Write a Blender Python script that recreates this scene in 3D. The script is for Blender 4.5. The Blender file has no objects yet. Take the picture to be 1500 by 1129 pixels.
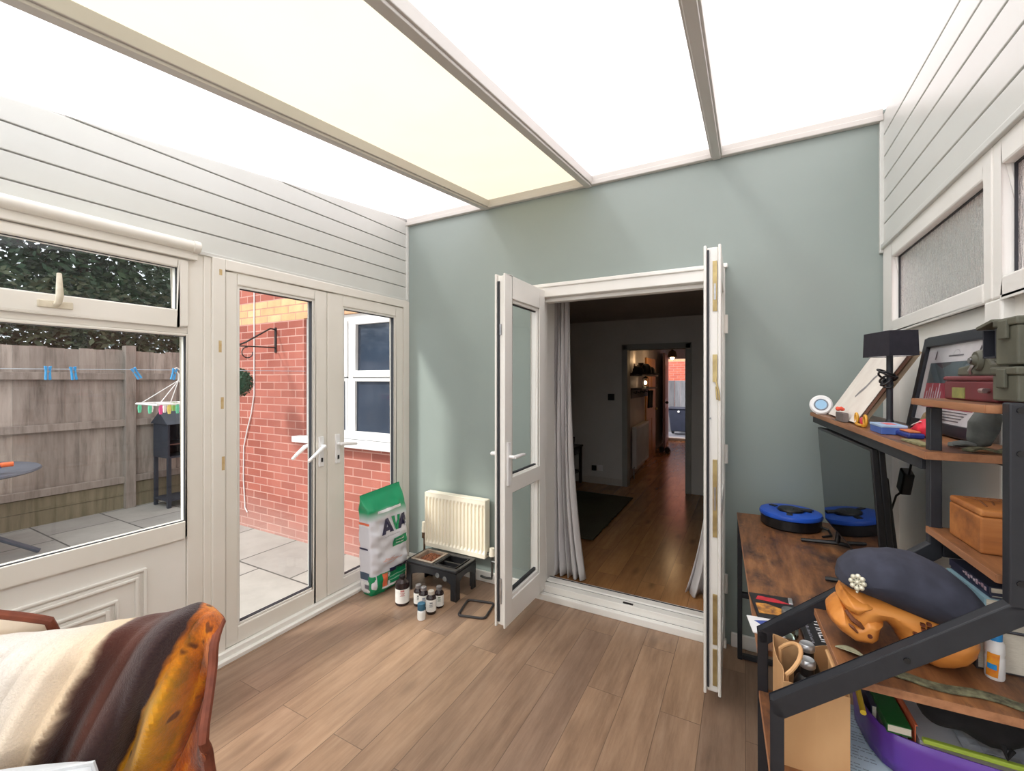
import bpy, bmesh, math, random
import numpy as np
from mathutils import Vector, Matrix, Quaternion
PI = math.pi
R = math.radians
sc = bpy.context.scene
COL = sc.collection
rng = random.Random(7)

# ------------------------------------------------------------------ materials
def lin(c):
    out = []
    for x in c[:3]:
        x = x / 255.0
        out.append(x / 12.92 if x <= 0.04045 else ((x + 0.055) / 1.055) ** 2.4)
    return (*out, 1.0)

MATS = {}
class NT:
    def __init__(s, name):
        s.m = bpy.data.materials.new(name); s.m.use_nodes = True
        s.t = s.m.node_tree; s.t.nodes.clear()
        s.out = s.t.nodes.new('ShaderNodeOutputMaterial')
    def n(s, typ, **kw):
        nd = s.t.nodes.new('ShaderNode' + typ)
        for k, v in kw.items():
            if k.startswith('i_'):
                nd.inputs[k[2:].replace('_', ' ')].default_value = v
            else: setattr(nd, k, v)
        return nd
    def l(s, a, b): s.t.links.new(a, b)
    def bsdf(s, rough=.5, metal=0, spec=.5):
        p = s.n('BsdfPrincipled'); p.inputs['Roughness'].default_value = rough
        p.inputs['Metallic'].default_value = metal
        p.inputs['Specular IOR Level'].default_value = spec
        s.l(p.outputs[0], s.out.inputs[0]); return p
    def ramp(s, fac, stops, interp='LINEAR'):
        r = s.n('ValToRGB'); e = r.color_ramp.elements; r.color_ramp.interpolation = interp
        while len(e) < len(stops): e.new(.5)
        for el, (p, c) in zip(e, stops): el.position = p; el.color = lin(c)
        s.l(fac, r.inputs[0]); return r.outputs[0]
    def mix(s, fac, a, b, mode='MIX'):
        m = s.n('MixRGB', blend_type=mode)
        for sock, v in ((m.inputs[0], fac), (m.inputs[1], a), (m.inputs[2], b)):
            if isinstance(v, (int, float)): sock.default_value = v
            elif isinstance(v, tuple): sock.default_value = lin(v)
            else: s.l(v, sock)
        return m.outputs[0]
    def math(s, op, a, b=0.0):
        m = s.n('Math', operation=op)
        for sock, v in ((m.inputs[0], a), (m.inputs[1], b)):
            if isinstance(v, (int, float)): sock.default_value = v
            else: s.l(v, sock)
        return m.outputs[0]
    def coords(s, kind='Object', scale=(1, 1, 1), rot=(0, 0, 0)):
        if kind == 'World': o = s.n('NewGeometry').outputs['Position']
        else: o = s.n('TexCoord').outputs[kind]
        mp = s.n('Mapping'); mp.inputs['Scale'].default_value = scale; mp.inputs['Rotation'].default_value = rot
        s.l(o, mp.inputs[0]); return mp.outputs[0]
    def noise(s, vec, scale=5, detail=3, rough=.5):
        t = s.n('TexNoise'); t.inputs['Scale'].default_value = scale; t.inputs['Detail'].default_value = detail
        t.inputs['Roughness'].default_value = rough; s.l(vec, t.inputs['Vector']); return t.outputs['Fac']
    def bump(s, h, p, strength=.2, dist=.01):
        b = s.n('Bump'); b.inputs['Strength'].default_value = strength; b.inputs['Distance'].default_value = dist
        s.l(h, b.inputs['Height']); s.l(b.outputs[0], p.inputs['Normal'])

def pm(name, c1, c2=None, scale=6, rough=.5, metal=0, bump=0, stretch=(1, 1, 1), spec=.5, detail=4, bdist=.004):
    if name in MATS: return MATS[name]
    t = NT(name); p = t.bsdf(rough, metal, spec)
    v = t.coords('Object', stretch); f = t.noise(v, scale, detail)
    if c2 is None: c2 = tuple(max(0, x * .93) for x in c1)
    t.l(t.ramp(f, [(.32, c2), (.68, c1)]), p.inputs['Base Color'])
    if bump: t.bump(f, p, bump, bdist)
    MATS[name] = t.m; return t.m

def wood(name, c1, c2, c3, axis='X', rough=.45, scale=1, spec=.4):
    if name in MATS: return MATS[name]
    t = NT(name); p = t.bsdf(rough, 0, spec)
    st = {'X': (1.2, 14, 14), 'Y': (14, 1.2, 14), 'Z': (14, 14, 1.2)}[axis]
    v = t.coords('Object', tuple(a * scale for a in st)); f = t.noise(v, 2.2, 6, .6)
    v2 = t.coords('Object', (scale, scale, scale)); g = t.noise(v2, 5, 3)
    c = t.ramp(f, [(.3, c3), (.5, c2), (.7, c1)])
    c = t.mix(t.math('MULTIPLY', t.math('SUBTRACT', g, .45), 1.2), c, c3)
    t.l(c, p.inputs['Base Color']); t.bump(f, p, .15, .003)
    MATS[name] = t.m; return t.m

def m_floor(name, base, dark, light, rough):
    t = NT(name); p = t.bsdf(rough, 0, .5)
    pos = t.n('NewGeometry').outputs['Position']
    sx = t.n('SeparateXYZ'); t.l(pos, sx.inputs[0])
    cx = t.n('CombineXYZ'); t.l(sx.outputs[1], cx.inputs[0]); t.l(sx.outputs[0], cx.inputs[1])
    b = t.n('TexBrick'); b.offset = .37; b.offset_frequency = 2
    b.inputs['Scale'].default_value = 1; b.inputs['Brick Width'].default_value = 1.21; b.inputs['Row Height'].default_value = .165
    b.inputs['Mortar Size'].default_value = .0016; b.inputs['Mortar Smooth'].default_value = .2; b.inputs['Bias'].default_value = 0
    b.inputs['Color1'].default_value = (0, 0, 0, 1); b.inputs['Color2'].default_value = (1, 1, 1, 1); b.inputs['Mortar'].default_value = (.5, .5, .5, 1)
    t.l(cx.outputs[0], b.inputs['Vector'])
    rnd = t.n('SeparateColor'); t.l(b.outputs['Color'], rnd.inputs[0])
    # grain, shifted from plank to plank
    sh = t.n('CombineXYZ'); t.l(t.math('MULTIPLY', rnd.outputs[0], 7.3), sh.inputs[1]); t.l(t.math('MULTIPLY', rnd.outputs[0], 3.1), sh.inputs[0])
    add = t.n('VectorMath', operation='ADD'); t.l(pos, add.inputs[0]); t.l(sh.outputs[0], add.inputs[1])
    mp = t.n('Mapping'); mp.inputs['Scale'].default_value = (13, 1.1, 1); t.l(add.outputs[0], mp.inputs[0])
    f = t.noise(mp.outputs[0], 1.9, 10, .72)
    mp2 = t.n('Mapping'); mp2.inputs['Scale'].default_value = (3.2, .9, 1); t.l(add.outputs[0], mp2.inputs[0])
    g = t.noise(mp2.outputs[0], 2.0, 5, .6)
    c = t.ramp(f, [(.28, dark), (.5, base), (.72, light)])
    c2 = t.ramp(g, [(.3, dark), (.62, base)])
    c = t.mix(.55, c, c2)
    kn = t.n('TexVoronoi'); mp3 = t.n('Mapping'); mp3.inputs['Scale'].default_value = (5.5, 1.9, 1); t.l(add.outputs[0], mp3.inputs[0]); t.l(mp3.outputs[0], kn.inputs['Vector']); kn.inputs['Scale'].default_value = 1.0
    c = t.mix(t.math('MULTIPLY', t.ramp(kn.outputs['Distance'], [(.03, (255, 255, 255)), (.20, (0, 0, 0))]), t.math('MULTIPLY', f, 1.1)), c, tuple(x * .62 for x in dark))
    tone = t.ramp(rnd.outputs[0], [(0, (222, 219, 220)), (.5, (238, 233, 228)), (1, (255, 249, 240))])
    c = t.mix(1, c, tone, 'MULTIPLY')
    c = t.mix(t.math('MULTIPLY', b.outputs['Fac'], .55), c, tuple(x * .5 for x in dark))
    t.l(c, p.inputs['Base Color']); t.bump(t.math('ADD', f, t.math('MULTIPLY', b.outputs['Fac'], -3)), p, .1, .002)
    return t.m

def m_brick(name, axis, band=True, red=((182, 108, 93), (150, 84, 71))):
    t = NT(name); p = t.bsdf(.85, 0, .2)
    pos = t.n('NewGeometry').outputs['Position']; sx = t.n('SeparateXYZ'); t.l(pos, sx.inputs[0])
    cx = t.n('CombineXYZ'); t.l(sx.outputs[0 if axis == 'X' else 1], cx.inputs[0]); t.l(sx.outputs[2], cx.inputs[1])
    b = t.n('TexBrick'); b.offset = .5
    b.inputs['Scale'].default_value = 1; b.inputs['Brick Width'].default_value = .225; b.inputs['Row Height'].default_value = .075
    b.inputs['Mortar Size'].default_value = .006; b.inputs['Mortar Smooth'].default_value = .3
    b.inputs['Color1'].default_value = lin(red[0]); b.inputs['Color2'].default_value = lin(red[1]); b.inputs['Mortar'].default_value = lin((202, 158, 146))
    t.l(cx.outputs[0], b.inputs['Vector'])
    c = b.outputs['Color']
    n = t.noise(t.coords('World'), 7, 5, .6); n2 = t.noise(t.coords('World'), 1.3, 3)
    if band:
        y = t.n('TexBrick'); y.offset = .5
        for k, v in (('Scale', 1), ('Brick Width', .225), ('Row Height', .075), ('Mortar Size', .006)): y.inputs[k].default_value = v
        y.inputs['Color1'].default_value = lin((226, 194, 148)); y.inputs['Color2'].default_value = lin((214, 178, 130)); y.inputs['Mortar'].default_value = lin((196, 150, 128))
        t.l(cx.outputs[0], y.inputs['Vector'])
        inb = t.math('MULTIPLY', t.math('GREATER_THAN', sx.outputs[2], 2.028), t.math('LESS_THAN', sx.outputs[2], 2.248))
        c = t.mix(inb, c, y.outputs['Color'])
    c = t.mix(t.math('MULTIPLY', n, .35), c, (150, 78, 70)) if not band else t.mix(t.math('MULTIPLY', t.math('SUBTRACT', n, .35), .9), c, (150, 88, 84))
    c = t.mix(t.math('MULTIPLY', t.math('SUBTRACT', n2, .4), .8), c, (200, 140, 128))
    if band:
        st = t.ramp(t.math('ADD', sx.outputs[2], t.math('MULTIPLY', n2, .5)), [(.12, (255, 255, 255)), (.52, (0, 0, 0))])
        c = t.mix(t.math('MULTIPLY', st, .4), c, (196, 178, 170))
    t.l(c, p.inputs['Base Color']); t.bump(t.math('SUBTRACT', n, b.outputs['Fac']), p, .4, .006)
    return t.m

def m_glass(name, tint=(255, 255, 255), refl=.55):
    t = NT(name)
    tr = t.n('BsdfTransparent'); tr.inputs[0].default_value = lin(tint)
    gl = t.n('BsdfGlossy'); gl.inputs['Roughness'].default_value = .015; gl.inputs[0].default_value = (1, 1, 1, 1)
    fr = t.n('Fresnel'); fr.inputs['IOR'].default_value = 1.5
    nz = t.noise(t.coords('Object'), 1.5, 2)
    fac = t.math('MULTIPLY', fr.outputs[0], t.math('ADD', refl - .05, t.math('MULTIPLY', nz, .1)))
    mx = t.n('MixShader'); t.l(fac, mx.inputs[0]); t.l(tr.outputs[0], mx.inputs[1]); t.l(gl.outputs[0], mx.inputs[2])
    t.l(mx.outputs[0], t.out.inputs[0]); return t.m

def m_sheet(name, c1, c2, clear=.3):
    """multiwall roofing sheet: diffuses daylight through"""
    t = NT(name)
    v = t.coords('World'); f = t.noise(v, 1.7, 5, .6)
    c = t.ramp(f, [(.25, c2), (.6, c1)])
    tl = t.n('BsdfTranslucent'); t.l(c, tl.inputs[0])
    tr = t.n('BsdfTransparent'); t.l(c, tr.inputs[0])
    mx = t.n('MixShader'); mx.inputs[0].default_value = clear
    t.l(tl.outputs[0], mx.inputs[1]); t.l(tr.outputs[0], mx.inputs[2]); t.l(mx.outputs[0], t.out.inputs[0]); return t.m

def m_obscure(name):
    t = NT(name); p = t.bsdf(.30, 0, .4); p.inputs['Transmission Weight'].default_value = .95; p.inputs['IOR'].default_value = 1.12
    v = t.coords('World', (1, 26, 5)); f = t.noise(v, 3, 4, .7)
    t.l(t.ramp(f, [(.3, (225, 218, 218)), (.7, (252, 250, 250))]), p.inputs['Base Color'])
    t.bump(f, p, .6, .01); return t.m

def emis(name, c, s):
    t = NT(name); e = t.n('Emission'); e.inputs[1].default_value = s
    f = t.noise(t.coords('Object'), 20, 1)
    t.l(t.ramp(f, [(.3, tuple(x * .97 for x in c)), (.7, c)]), e.inputs[0]); t.l(e.outputs[0], t.out.inputs[0]); return t.m

UPVC = pm('white_upvc', (236, 234, 229), (230, 228, 222), 3, .32)
UPVC_IN = pm('cream_white_upvc', (232, 228, 220), (226, 222, 213), 3, .34)
CLAD = pm('white_cladding', (209, 210, 205), (202, 203, 198), 2, .3)
GROOVE = pm('groove_shadow_grey', (196, 194, 190), None, 3, .7)
GASKET = pm('black_rubber_gasket', (40, 42, 48), None, 20, .6)
GREEN = pm('sage_green_paint', (145, 156, 151), (139, 150, 145), 1.3, .55, bump=.05, bdist=.003)
GLASS = m_glass('window_glass', (246, 250, 250), .8)
GLASS_CLEAR = m_glass('door_glass', (250, 252, 252), .5)
BLACK = pm('black_powder_coat', (38, 40, 46), (31, 33, 39), 30, .5)
BLACKP = pm('black_plastic', (22, 22, 24), (15, 15, 17), 30, .4)
def m_rustic():
    t = NT('rustic_brown_board'); p = t.bsdf(.42, 0, .4)
    f = t.noise(t.coords('World', (11, 1.6, 4)), 2.2, 7, .68); g = t.noise(t.coords('World', (1.6, .8, 1)), 6.5, 6, .65); h = t.noise(t.coords('World', (3, 1, 1)), 16, 4, .7)
    c = t.ramp(f, [(.3, (92, 60, 40)), (.5, (132, 88, 56)), (.72, (168, 118, 76))])
    c = t.mix(t.ramp(g, [(.46, (0, 0, 0)), (.66, (255, 255, 255))]), c, (64, 46, 42)); c = t.mix(t.ramp(h, [(.60, (0, 0, 0)), (.74, (210, 210, 210))]), c, (48, 34, 32))
    t.l(c, p.inputs['Base Color']); t.bump(f, p, .15, .003); return t.m
RUSTIC = m_rustic()
RUSTEDGE = wood('board_edge_brown', (182, 132, 96), (164, 114, 80), (130, 88, 60), 'Y', .5)
CREAM_METAL = pm('cream_radiator_enamel', (250, 243, 224), (245, 236, 215), 3, .3)
WHITE_P = pm('white_plastic', (240, 240, 240), (232, 232, 232), 9, .35)
STEEL = pm('brushed_steel', (180, 180, 182), (150, 150, 152), 40, .3, 1)
SILVER = pm('silver_cap', (205, 206, 208), (185, 186, 190), 30, .3, .8)
BRASS = pm('brass_lock_plate', (190, 170, 120), (160, 140, 95), 25, .4, .7)

# ------------------------------------------------------------------ mesh helpers
class M:
    def __init__(s): s.v = []; s.f = []; s.uv = None; s.mi = []; s.cur = 0
    def add(s, vs, fs):
        b = len(s.v); s.v += [tuple(v) for v in vs]
        for f in fs: s.f.append(tuple(b + i for i in f)); s.mi.append(s.cur)
        return s
    def box(s, x0, x1, y0, y1, z0, z1):
        x0, x1 = sorted((x0, x1)); y0, y1 = sorted((y0, y1)); z0, z1 = sorted((z0, z1))
        return s.add([(x0, y0, z0), (x1, y0, z0), (x1, y1, z0), (x0, y1, z0), (x0, y0, z1), (x1, y0, z1), (x1, y1, z1), (x0, y1, z1)],
                     [(0, 3, 2, 1), (4, 5, 6, 7), (0, 1, 5, 4), (1, 2, 6, 5), (2, 3, 7, 6), (3, 0, 4, 7)])
    def obox(s, c, size, rot):
        m = M(); a, b, d = (q / 2 for q in size); m.box(-a, a, -b, b, -d, d)
        return s.add([Vector(c) + rot @ Vector(v) for v in m.v], m.f)
    def bar(s, p0, p1, w, h, up=(0, 0, 1)):
        p0, p1 = Vector(p0), Vector(p1); d = (p1 - p0); L = d.length; d.normalize()
        u = Vector(up); sx = d.cross(u)
        if sx.length < 1e-4: sx = d.cross(Vector((1, 0, 0)))
        sx.normalize(); u = sx.cross(d)
        vs = []
        for p in (p0, p1):
            for a, b in ((-1, -1), (1, -1), (1, 1), (-1, 1)): vs.append(p + sx * (a * w / 2) + u * (b * h / 2))
        return s.add(vs, [(0, 3, 2, 1), (4, 5, 6, 7), (0, 1, 5, 4), (1, 2, 6, 5), (2, 3, 7, 6), (3, 0, 4, 7)][::1])
    def cyl(s, p0, p1, r0, r1=None, n=20):
        r1 = r0 if r1 is None else r1
        p0, p1 = Vector(p0), Vector(p1); q = (p1 - p0).to_track_quat('Z', 'Y'); vs = []
        for p, r in ((p0, r0), (p1, r1)):
            for i in range(n): vs.append(p + q @ Vector((r * math.cos(2 * PI * i / n), r * math.sin(2 * PI * i / n), 0)))
        fs = [(i, (i + 1) % n, n + (i + 1) % n, n + i) for i in range(n)] + [tuple(range(n))[::-1], tuple(range(n, 2 * n))]
        return s.add(vs, fs)
    def lathe(s, prof, c=(0, 0, 0), n=24, rot=None):
        vs = []; fs = []
        for r, z in prof:
            for i in range(n):
                v = Vector((r * math.cos(2 * PI * i / n), r * math.sin(2 * PI * i / n), z))
                if rot is not None: v = rot @ v
                vs.append(Vector(c) + v)
        for k in range(len(prof) - 1):
            for i in range(n): fs.append((k * n + i, k * n + (i + 1) % n, (k + 1) * n + (i + 1) % n, (k + 1) * n + i))
        if prof[0][0] > 1e-6: fs.append(tuple(range(n))[::-1])
        if prof[-1][0] > 1e-6: fs.append(tuple(range((len(prof) - 1) * n, len(prof) * n)))
        return s.add(vs, fs)
    def tube(s, pts, r, n=8, closed=False):
        pts = [Vector(p) for p in pts]; N = len(pts); vs = []; fs = []
        prev = None
        for i, p in enumerate(pts):
            a = pts[(i - 1) % N] if (closed or i > 0) else p; b = pts[(i + 1) % N] if (closed or i < N - 1) else p
            d = (b - a).normalized()
            if prev is None:
                x = d.orthogonal().normalized()
            else:
                x = prev - d * prev.dot(d); x.normalize()
            prev = x; y = d.cross(x)
            rr = r[i] if isinstance(r, (list, tuple)) else r
            for k in range(n): vs.append(p + (x * math.cos(2 * PI * k / n) + y * math.sin(2 * PI * k / n)) * rr)
        for i in range(N if closed else N - 1):
            for k in range(n):
                j = (i + 1) % N
                fs.append((i * n + k, i * n + (k + 1) % n, j * n + (k + 1) % n, j * n + k))
        if not closed: fs += [tuple(range(n))[::-1], tuple(range((N - 1) * n, N * n))]
        return s.add(vs, fs)
    def prism(s, poly, fn, d0, d1):
        n = len(poly); vs = [fn(a, b, d0) for a, b in poly] + [fn(a, b, d1) for a, b in poly]
        return s.add(vs, [tuple(range(n))[::-1], tuple(range(n, 2 * n))] + [(i, (i + 1) % n, n + (i + 1) % n, n + i) for i in range(n)])
    def grid(s, fn, nu, nv, closed=False):
        vs = [fn(i / nu, j / nv) for j in range(nv + 1) for i in range(nu + (0 if closed else 1))]
        w = nu if closed else nu + 1; fs = []
        for j in range(nv):
            for i in range(nu):
                k = (i + 1) % w if closed else i + 1
                fs.append((j * w + i, j * w + k, (j + 1) * w + k, (j + 1) * w + i))
        return s.add(vs, fs)
    def sphere(s, c, r, n=16, sc=(1, 1, 1)):
        c = Vector(c)
        prof = [(max(1e-7, math.sin(PI * k / n)) * r, -math.cos(PI * k / n) * r) for k in range(n + 1)]
        m = M().lathe(prof, (0, 0, 0), n * 2)
        return s.add([c + Vector((v[0] * sc[0], v[1] * sc[1], v[2] * sc[2])) for v in m.v], m.f)
    def inflate(s, poly, T, Rr, fn, res=44, back=None):
        """closed rounded body over a 2D outline; fn(a,b,d) maps outline coordinates and depth into space"""
        P = np.array(poly, float); A = P; B = np.roll(P, -1, 0)
        lo, hi = P.min(0), P.max(0); step = max(hi - lo) / res
        xs = np.arange(lo[0] - step, hi[0] + 2 * step, step); ys = np.arange(lo[1] - step, hi[1] + 2 * step, step)
        X, Y = np.meshgrid(xs, ys, indexing='ij'); Q = np.stack([X, Y], -1)
        ins = np.zeros(X.shape, bool); dist = np.full(X.shape, 1e9); near = np.zeros(Q.shape)
        for a, b in zip(A, B):
            c = ((a[1] > Y) != (b[1] > Y)); den = (b[1] - a[1]) if abs(b[1] - a[1]) > 1e-12 else 1e-12
            ins ^= c & (X < (b[0] - a[0]) * (Y - a[1]) / den + a[0])
            ab = b - a; t = np.clip(((Q - a) @ ab) / max(ab @ ab, 1e-12), 0, 1); pr = a + t[..., None] * ab
            d = np.linalg.norm(Q - pr, axis=-1); m = d < dist; dist = np.where(m, d, dist); near = np.where(m[..., None], pr, near)
        keep = ins
        cell = keep[:-1, :-1] | keep[1:, :-1] | keep[:-1, 1:] | keep[1:, 1:]
        idx = {}; vs = []; fs = []
        def vid(i, j, sd):
            inside = keep[i, j]
            k = (i, j, sd if inside else 0)
            if k not in idx:
                if inside:
                    q = Q[i, j]; h = min(dist[i, j] / Rr, 1); d = math.sqrt(max(0, 1 - (1 - h) ** 2)) * (T if sd > 0 or back is None else back)
                else: q = near[i, j]; d = 0
                idx[k] = len(vs); vs.append(fn(q[0], q[1], d * sd))
            return idx[k]
        for i in range(cell.shape[0]):
            for j in range(cell.shape[1]):
                if cell[i, j]:
                    for sd in (1, -1):
                        f = [vid(i, j, sd), vid(i + 1, j, sd), vid(i + 1, j + 1, sd), vid(i, j + 1, sd)]
                        if not any(keep[a, b] for a, b in ((i, j), (i + 1, j), (i + 1, j + 1), (i, j + 1))): continue
                        fs.append(tuple(f if sd > 0 else f[::-1]))
        return s.add(vs, fs)

ROOT = {}
def setp(o, label=None, cat=None, group=None, kind=None):
    if label: o['label'] = label
    if cat: o['category'] = cat
    if group: o['group'] = group
    if kind: o['kind'] = kind
    return o

def obj(name, m, mat, parent=None, label=None, cat=None, group=None, kind=None, bevel=0, smooth=False, seg=2, local=False, solid=0, sub=0, fix=True):
    vs = [Vector(v) for v in m.v]
    loc = Vector((0, 0, 0))
    if parent is not None:
        base = ROOT[parent.name]
        if not local:
            inv = base.inverted(); vs = [inv @ v for v in vs]
    else:
        xs = [v.x for v in vs]; ys = [v.y for v in vs]; zs = [v.z for v in vs]
        loc = Vector(((min(xs) + max(xs)) / 2, (min(ys) + max(ys)) / 2, min(zs))); vs = [v - loc for v in vs]
    me = bpy.data.meshes.new(name); me.from_pydata(vs, [], m.f)
    mats = mat if isinstance(mat, (list, tuple)) else [mat]
    for q in mats: me.materials.append(q)
    if len(mats) > 1:
        me.polygons.foreach_set('material_index', m.mi)
    if m.uv is not None:
        u = me.uv_layers.new(name='UVMap')
        for lp in me.loops: u.data[lp.index].uv = m.uv[lp.vertex_index]
    if fix:
        bm = bmesh.new(); bm.from_mesh(me)
        bmesh.ops.remove_doubles(bm, verts=bm.verts, dist=1e-6)
        bmesh.ops.recalc_face_normals(bm, faces=bm.faces); bm.to_mesh(me); bm.free()
    if smooth:
        me.polygons.foreach_set('use_smooth', [True] * len(me.polygons))
        try: me.set_sharp_from_angle(angle=R(38))
        except Exception: pass
    me.update()
    o = bpy.data.objects.new(name, me); COL.objects.link(o)
    if parent is not None:
        o.parent = parent; ROOT[o.name] = ROOT[parent.name]
    else:
        o.location = loc; ROOT[o.name] = Matrix.Translation(loc)
    if bevel:
        b = o.modifiers.new('bevel', 'BEVEL'); b.width = bevel; b.segments = seg; b.limit_method = 'ANGLE'; b.angle_limit = R(40)
        b.harden_normals = False
    if solid:
        b = o.modifiers.new('solid', 'SOLIDIFY'); b.thickness = solid; b.offset = -1
    if sub:
        b = o.modifiers.new('sub', 'SUBSURF'); b.levels = sub; b.render_levels = sub
    return setp(o, label, cat, group, kind)

def thing(name, label, cat, loc=(0, 0, 0), rz=0, group=None, kind=None):
    o = bpy.data.objects.new(name, None); COL.objects.link(o); o.location = loc; o.rotation_euler = (0, 0, rz); o.empty_display_size = .05
    ROOT[o.name] = Matrix.Translation(Vector(loc)) @ Matrix.Rotation(rz, 4, 'Z')
    return setp(o, label, cat, group, kind)

def dup(o, loc, label, group=None, rz=None):
    r = o.copy(); COL.objects.link(r); r.location = loc
    if rz is not None: r.rotation_euler = (0, 0, rz)
    r['label'] = label
    if group: r['group'] = group
    for ch in list(o.children):
        c = ch.copy(); COL.objects.link(c); c.parent = r
        for g in list(ch.children):
            d = g.copy(); COL.objects.link(d); d.parent = c
    return r

def text_m(body, size, fn, align='CENTER', m=None):
    """flat lettering; fn(a,b) maps letter coordinates to space"""
    cu = bpy.data.curves.new('t', 'FONT'); cu.body = body; cu.size = size; cu.align_x = align; cu.align_y = 'CENTER'; cu.resolution_u = 3
    o = bpy.data.objects.new('t', cu); COL.objects.link(o)
    dg = bpy.context.evaluated_depsgraph_get(); ev = o.evaluated_get(dg); me = ev.to_mesh()
    m = m or M()
    m.add([fn(v.co.x, v.co.y) for v in me.vertices], [tuple(p.vertices) for p in me.polygons])
    ev.to_mesh_clear(); bpy.data.objects.remove(o); bpy.data.curves.remove(cu)
    return m

def box(*a): return M().box(*a)
def strokes_m(w, h, n, fn, seed=1):
    """a row of small illegible print strokes, w long and h high"""
    m = M(); g = random.Random(seed); x = -w / 2
    while x < w / 2:
        ww = w / n * g.uniform(.35, .8); hh = h * g.uniform(.6, 1)
        m.add([fn(x, -h / 2), fn(x + ww, -h / 2), fn(x + ww, hh - h / 2), fn(x, hh - h / 2)], [(0, 1, 2, 3)]); x += w / n
    return m

# ------------------------------------------------------------------ room constants (metres)
XL, XR, YW, YF = -2.38, .574, 2.65, -1.9
K = .115
def roof(y): return 2.70 - K * (YW - y)

FLOOR = m_floor('laminate_oak_planks', (168, 140, 117), (116, 94, 78), (202, 176, 152), .36)
FLOOR2 = m_floor('laminate_oak_planks_house', (178, 130, 84), (130, 92, 60), (200, 150, 102), .22)
obj('floor', box(XL - .1, XR + .1, YF, YW + .02, -.06, 0), FLOOR, kind='structure', label='pale oak laminate floor of the sunroom', cat='floor')
obj('floor', box(-4.2, 1.2, YW + .3, 11.0, -.06, 0), FLOOR2, kind='structure', label='dark lit laminate floor inside the house beyond the doors', cat='floor')

# --- roof: sheets and glazing bars
SHEET_W = m_sheet('white_roofing_sheet', (250, 252, 255), (244, 247, 252), .15)
SHEET_C = m_sheet('cream_roofing_sheet', (191, 188, 167), (190, 181, 162), 0.0)
bars = [XL - .02, -1.635, -.875, -.14, XR + .04]
for i in range(4):
    m = M(); a, b = bars[i] + .004, bars[i + 1] - .004
    m.add([(a, YF - .2, roof(YF - .2) + .035), (b, YF - .2, roof(YF - .2) + .035), (b, YW + .02, roof(YW + .02) + .035), (a, YW + .02, roof(YW + .02) + .035)], [(0, 1, 2, 3)])
    obj('ceiling', m, SHEET_C if i == 1 else SHEET_W, kind='structure', cat='ceiling', fix=False,
        label=['white translucent roof sheet above the patio doors', 'cream yellowish translucent roof sheet', 'white translucent roof sheet above the house doorway', 'white translucent roof sheet above the desk side'][i])
for i, x in enumerate(bars[1:4]):
    m = M()
    for w, z0, z1 in ((.058, -.02, .03), (.040, -.032, -.018)):
        v = []
        for y in (YF - .2, YW - .005):
            for dx, dz in ((-w / 2, z0), (w / 2, z0), (w / 2, z1), (-w / 2, z1)): v.append((x + dx, y, roof(y) + dz))
        m.add(v, [(0, 1, 2, 3), (7, 6, 5, 4), (0, 4, 5, 1), (1, 5, 6, 2), (2, 6, 7, 3), (3, 7, 4, 0)])
    obj('trim_%d' % (i + 1), m, pm('grey_white_bar', (200, 196, 190), (192, 188, 182), 3, .4), kind='structure', cat='glazing bar', bevel=.003,
        label='white roof glazing bar, %s' % ['nearest the patio doors', 'over the left house door', 'nearest the desk'][i])
m = box(XL, XR, YW - .03, YW, 2.672, 2.70); m.box(XL, XR, YW - .018, YW, 2.70, 2.735)
obj('trim_4', m, pm('grey_white_bar', (200, 196, 190)), kind='structure', cat='wall plate', bevel=.004, label='white strip where the roof meets the green wall')

# --- back wall (green), with the doorway
def wall_panel(m, pts, y0, y1): m.prism(pts, lambda a, b, d: (a, d, b), y0, y1)
m = M(); y0, y1 = YW, YW + .3
m.box(XL - .02, -1.255, y0, y1, 0, 2.75); m.box(-.105, XR + .1, y0, y1, 0, 2.75); m.box(-1.255, -.105, y0, y1, 2.065, 2.75)
obj('wall_back', m, GREEN, kind='structure', cat='wall', label='sage green wall around the house doorway')
m = box(XL + .02, -1.30, YW - .016, YW, 0, .075); obj('baseboard_left', m, UPVC, kind='structure', cat='baseboard', bevel=.004, label='white baseboard under the cream radiator')
m = box(-.07, XR, YW - .016, YW, 0, .075); obj('baseboard_right', m, UPVC, kind='structure', cat='baseboard', bevel=.004, label='white baseboard under the desk')

# --- generic cladding of horizontal boards clipped by the roof slope
def cladding(xf, sgn, z0, y0, y1, pitch=.105, gap=.006):
    m = M(); k = 0
    while True:
        a, b = z0 + k * pitch, z0 + (k + 1) * pitch - gap
        if a > roof(y1): break
        poly = []
        # the part of the strip a..b that lies below the roof line
        ya = YW - (2.70 + .03 - a) / K; yb = YW - (2.70 + .03 - b) / K
        s0 = max(y0, ya)
        if s0 < y1:
            if yb <= y0: poly = [(y0, a), (y1, a), (y1, b), (y0, b)]
            elif ya <= y0: poly = [(y0, a), (y1, a), (y1, min(b, roof(y1) + .03)), (min(yb, y1), min(b, roof(y1) + .03)), (y0, roof(y0) + .03)]
            else: poly = [(ya, a), (y1, a), (y1, min(b, roof(y1) + .03))] + ([(yb, b)] if yb < y1 else [])
            m.prism(poly, lambda p, q, d: (d, p, q), xf, xf - sgn * .012)
        k += 1
    return m
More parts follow.
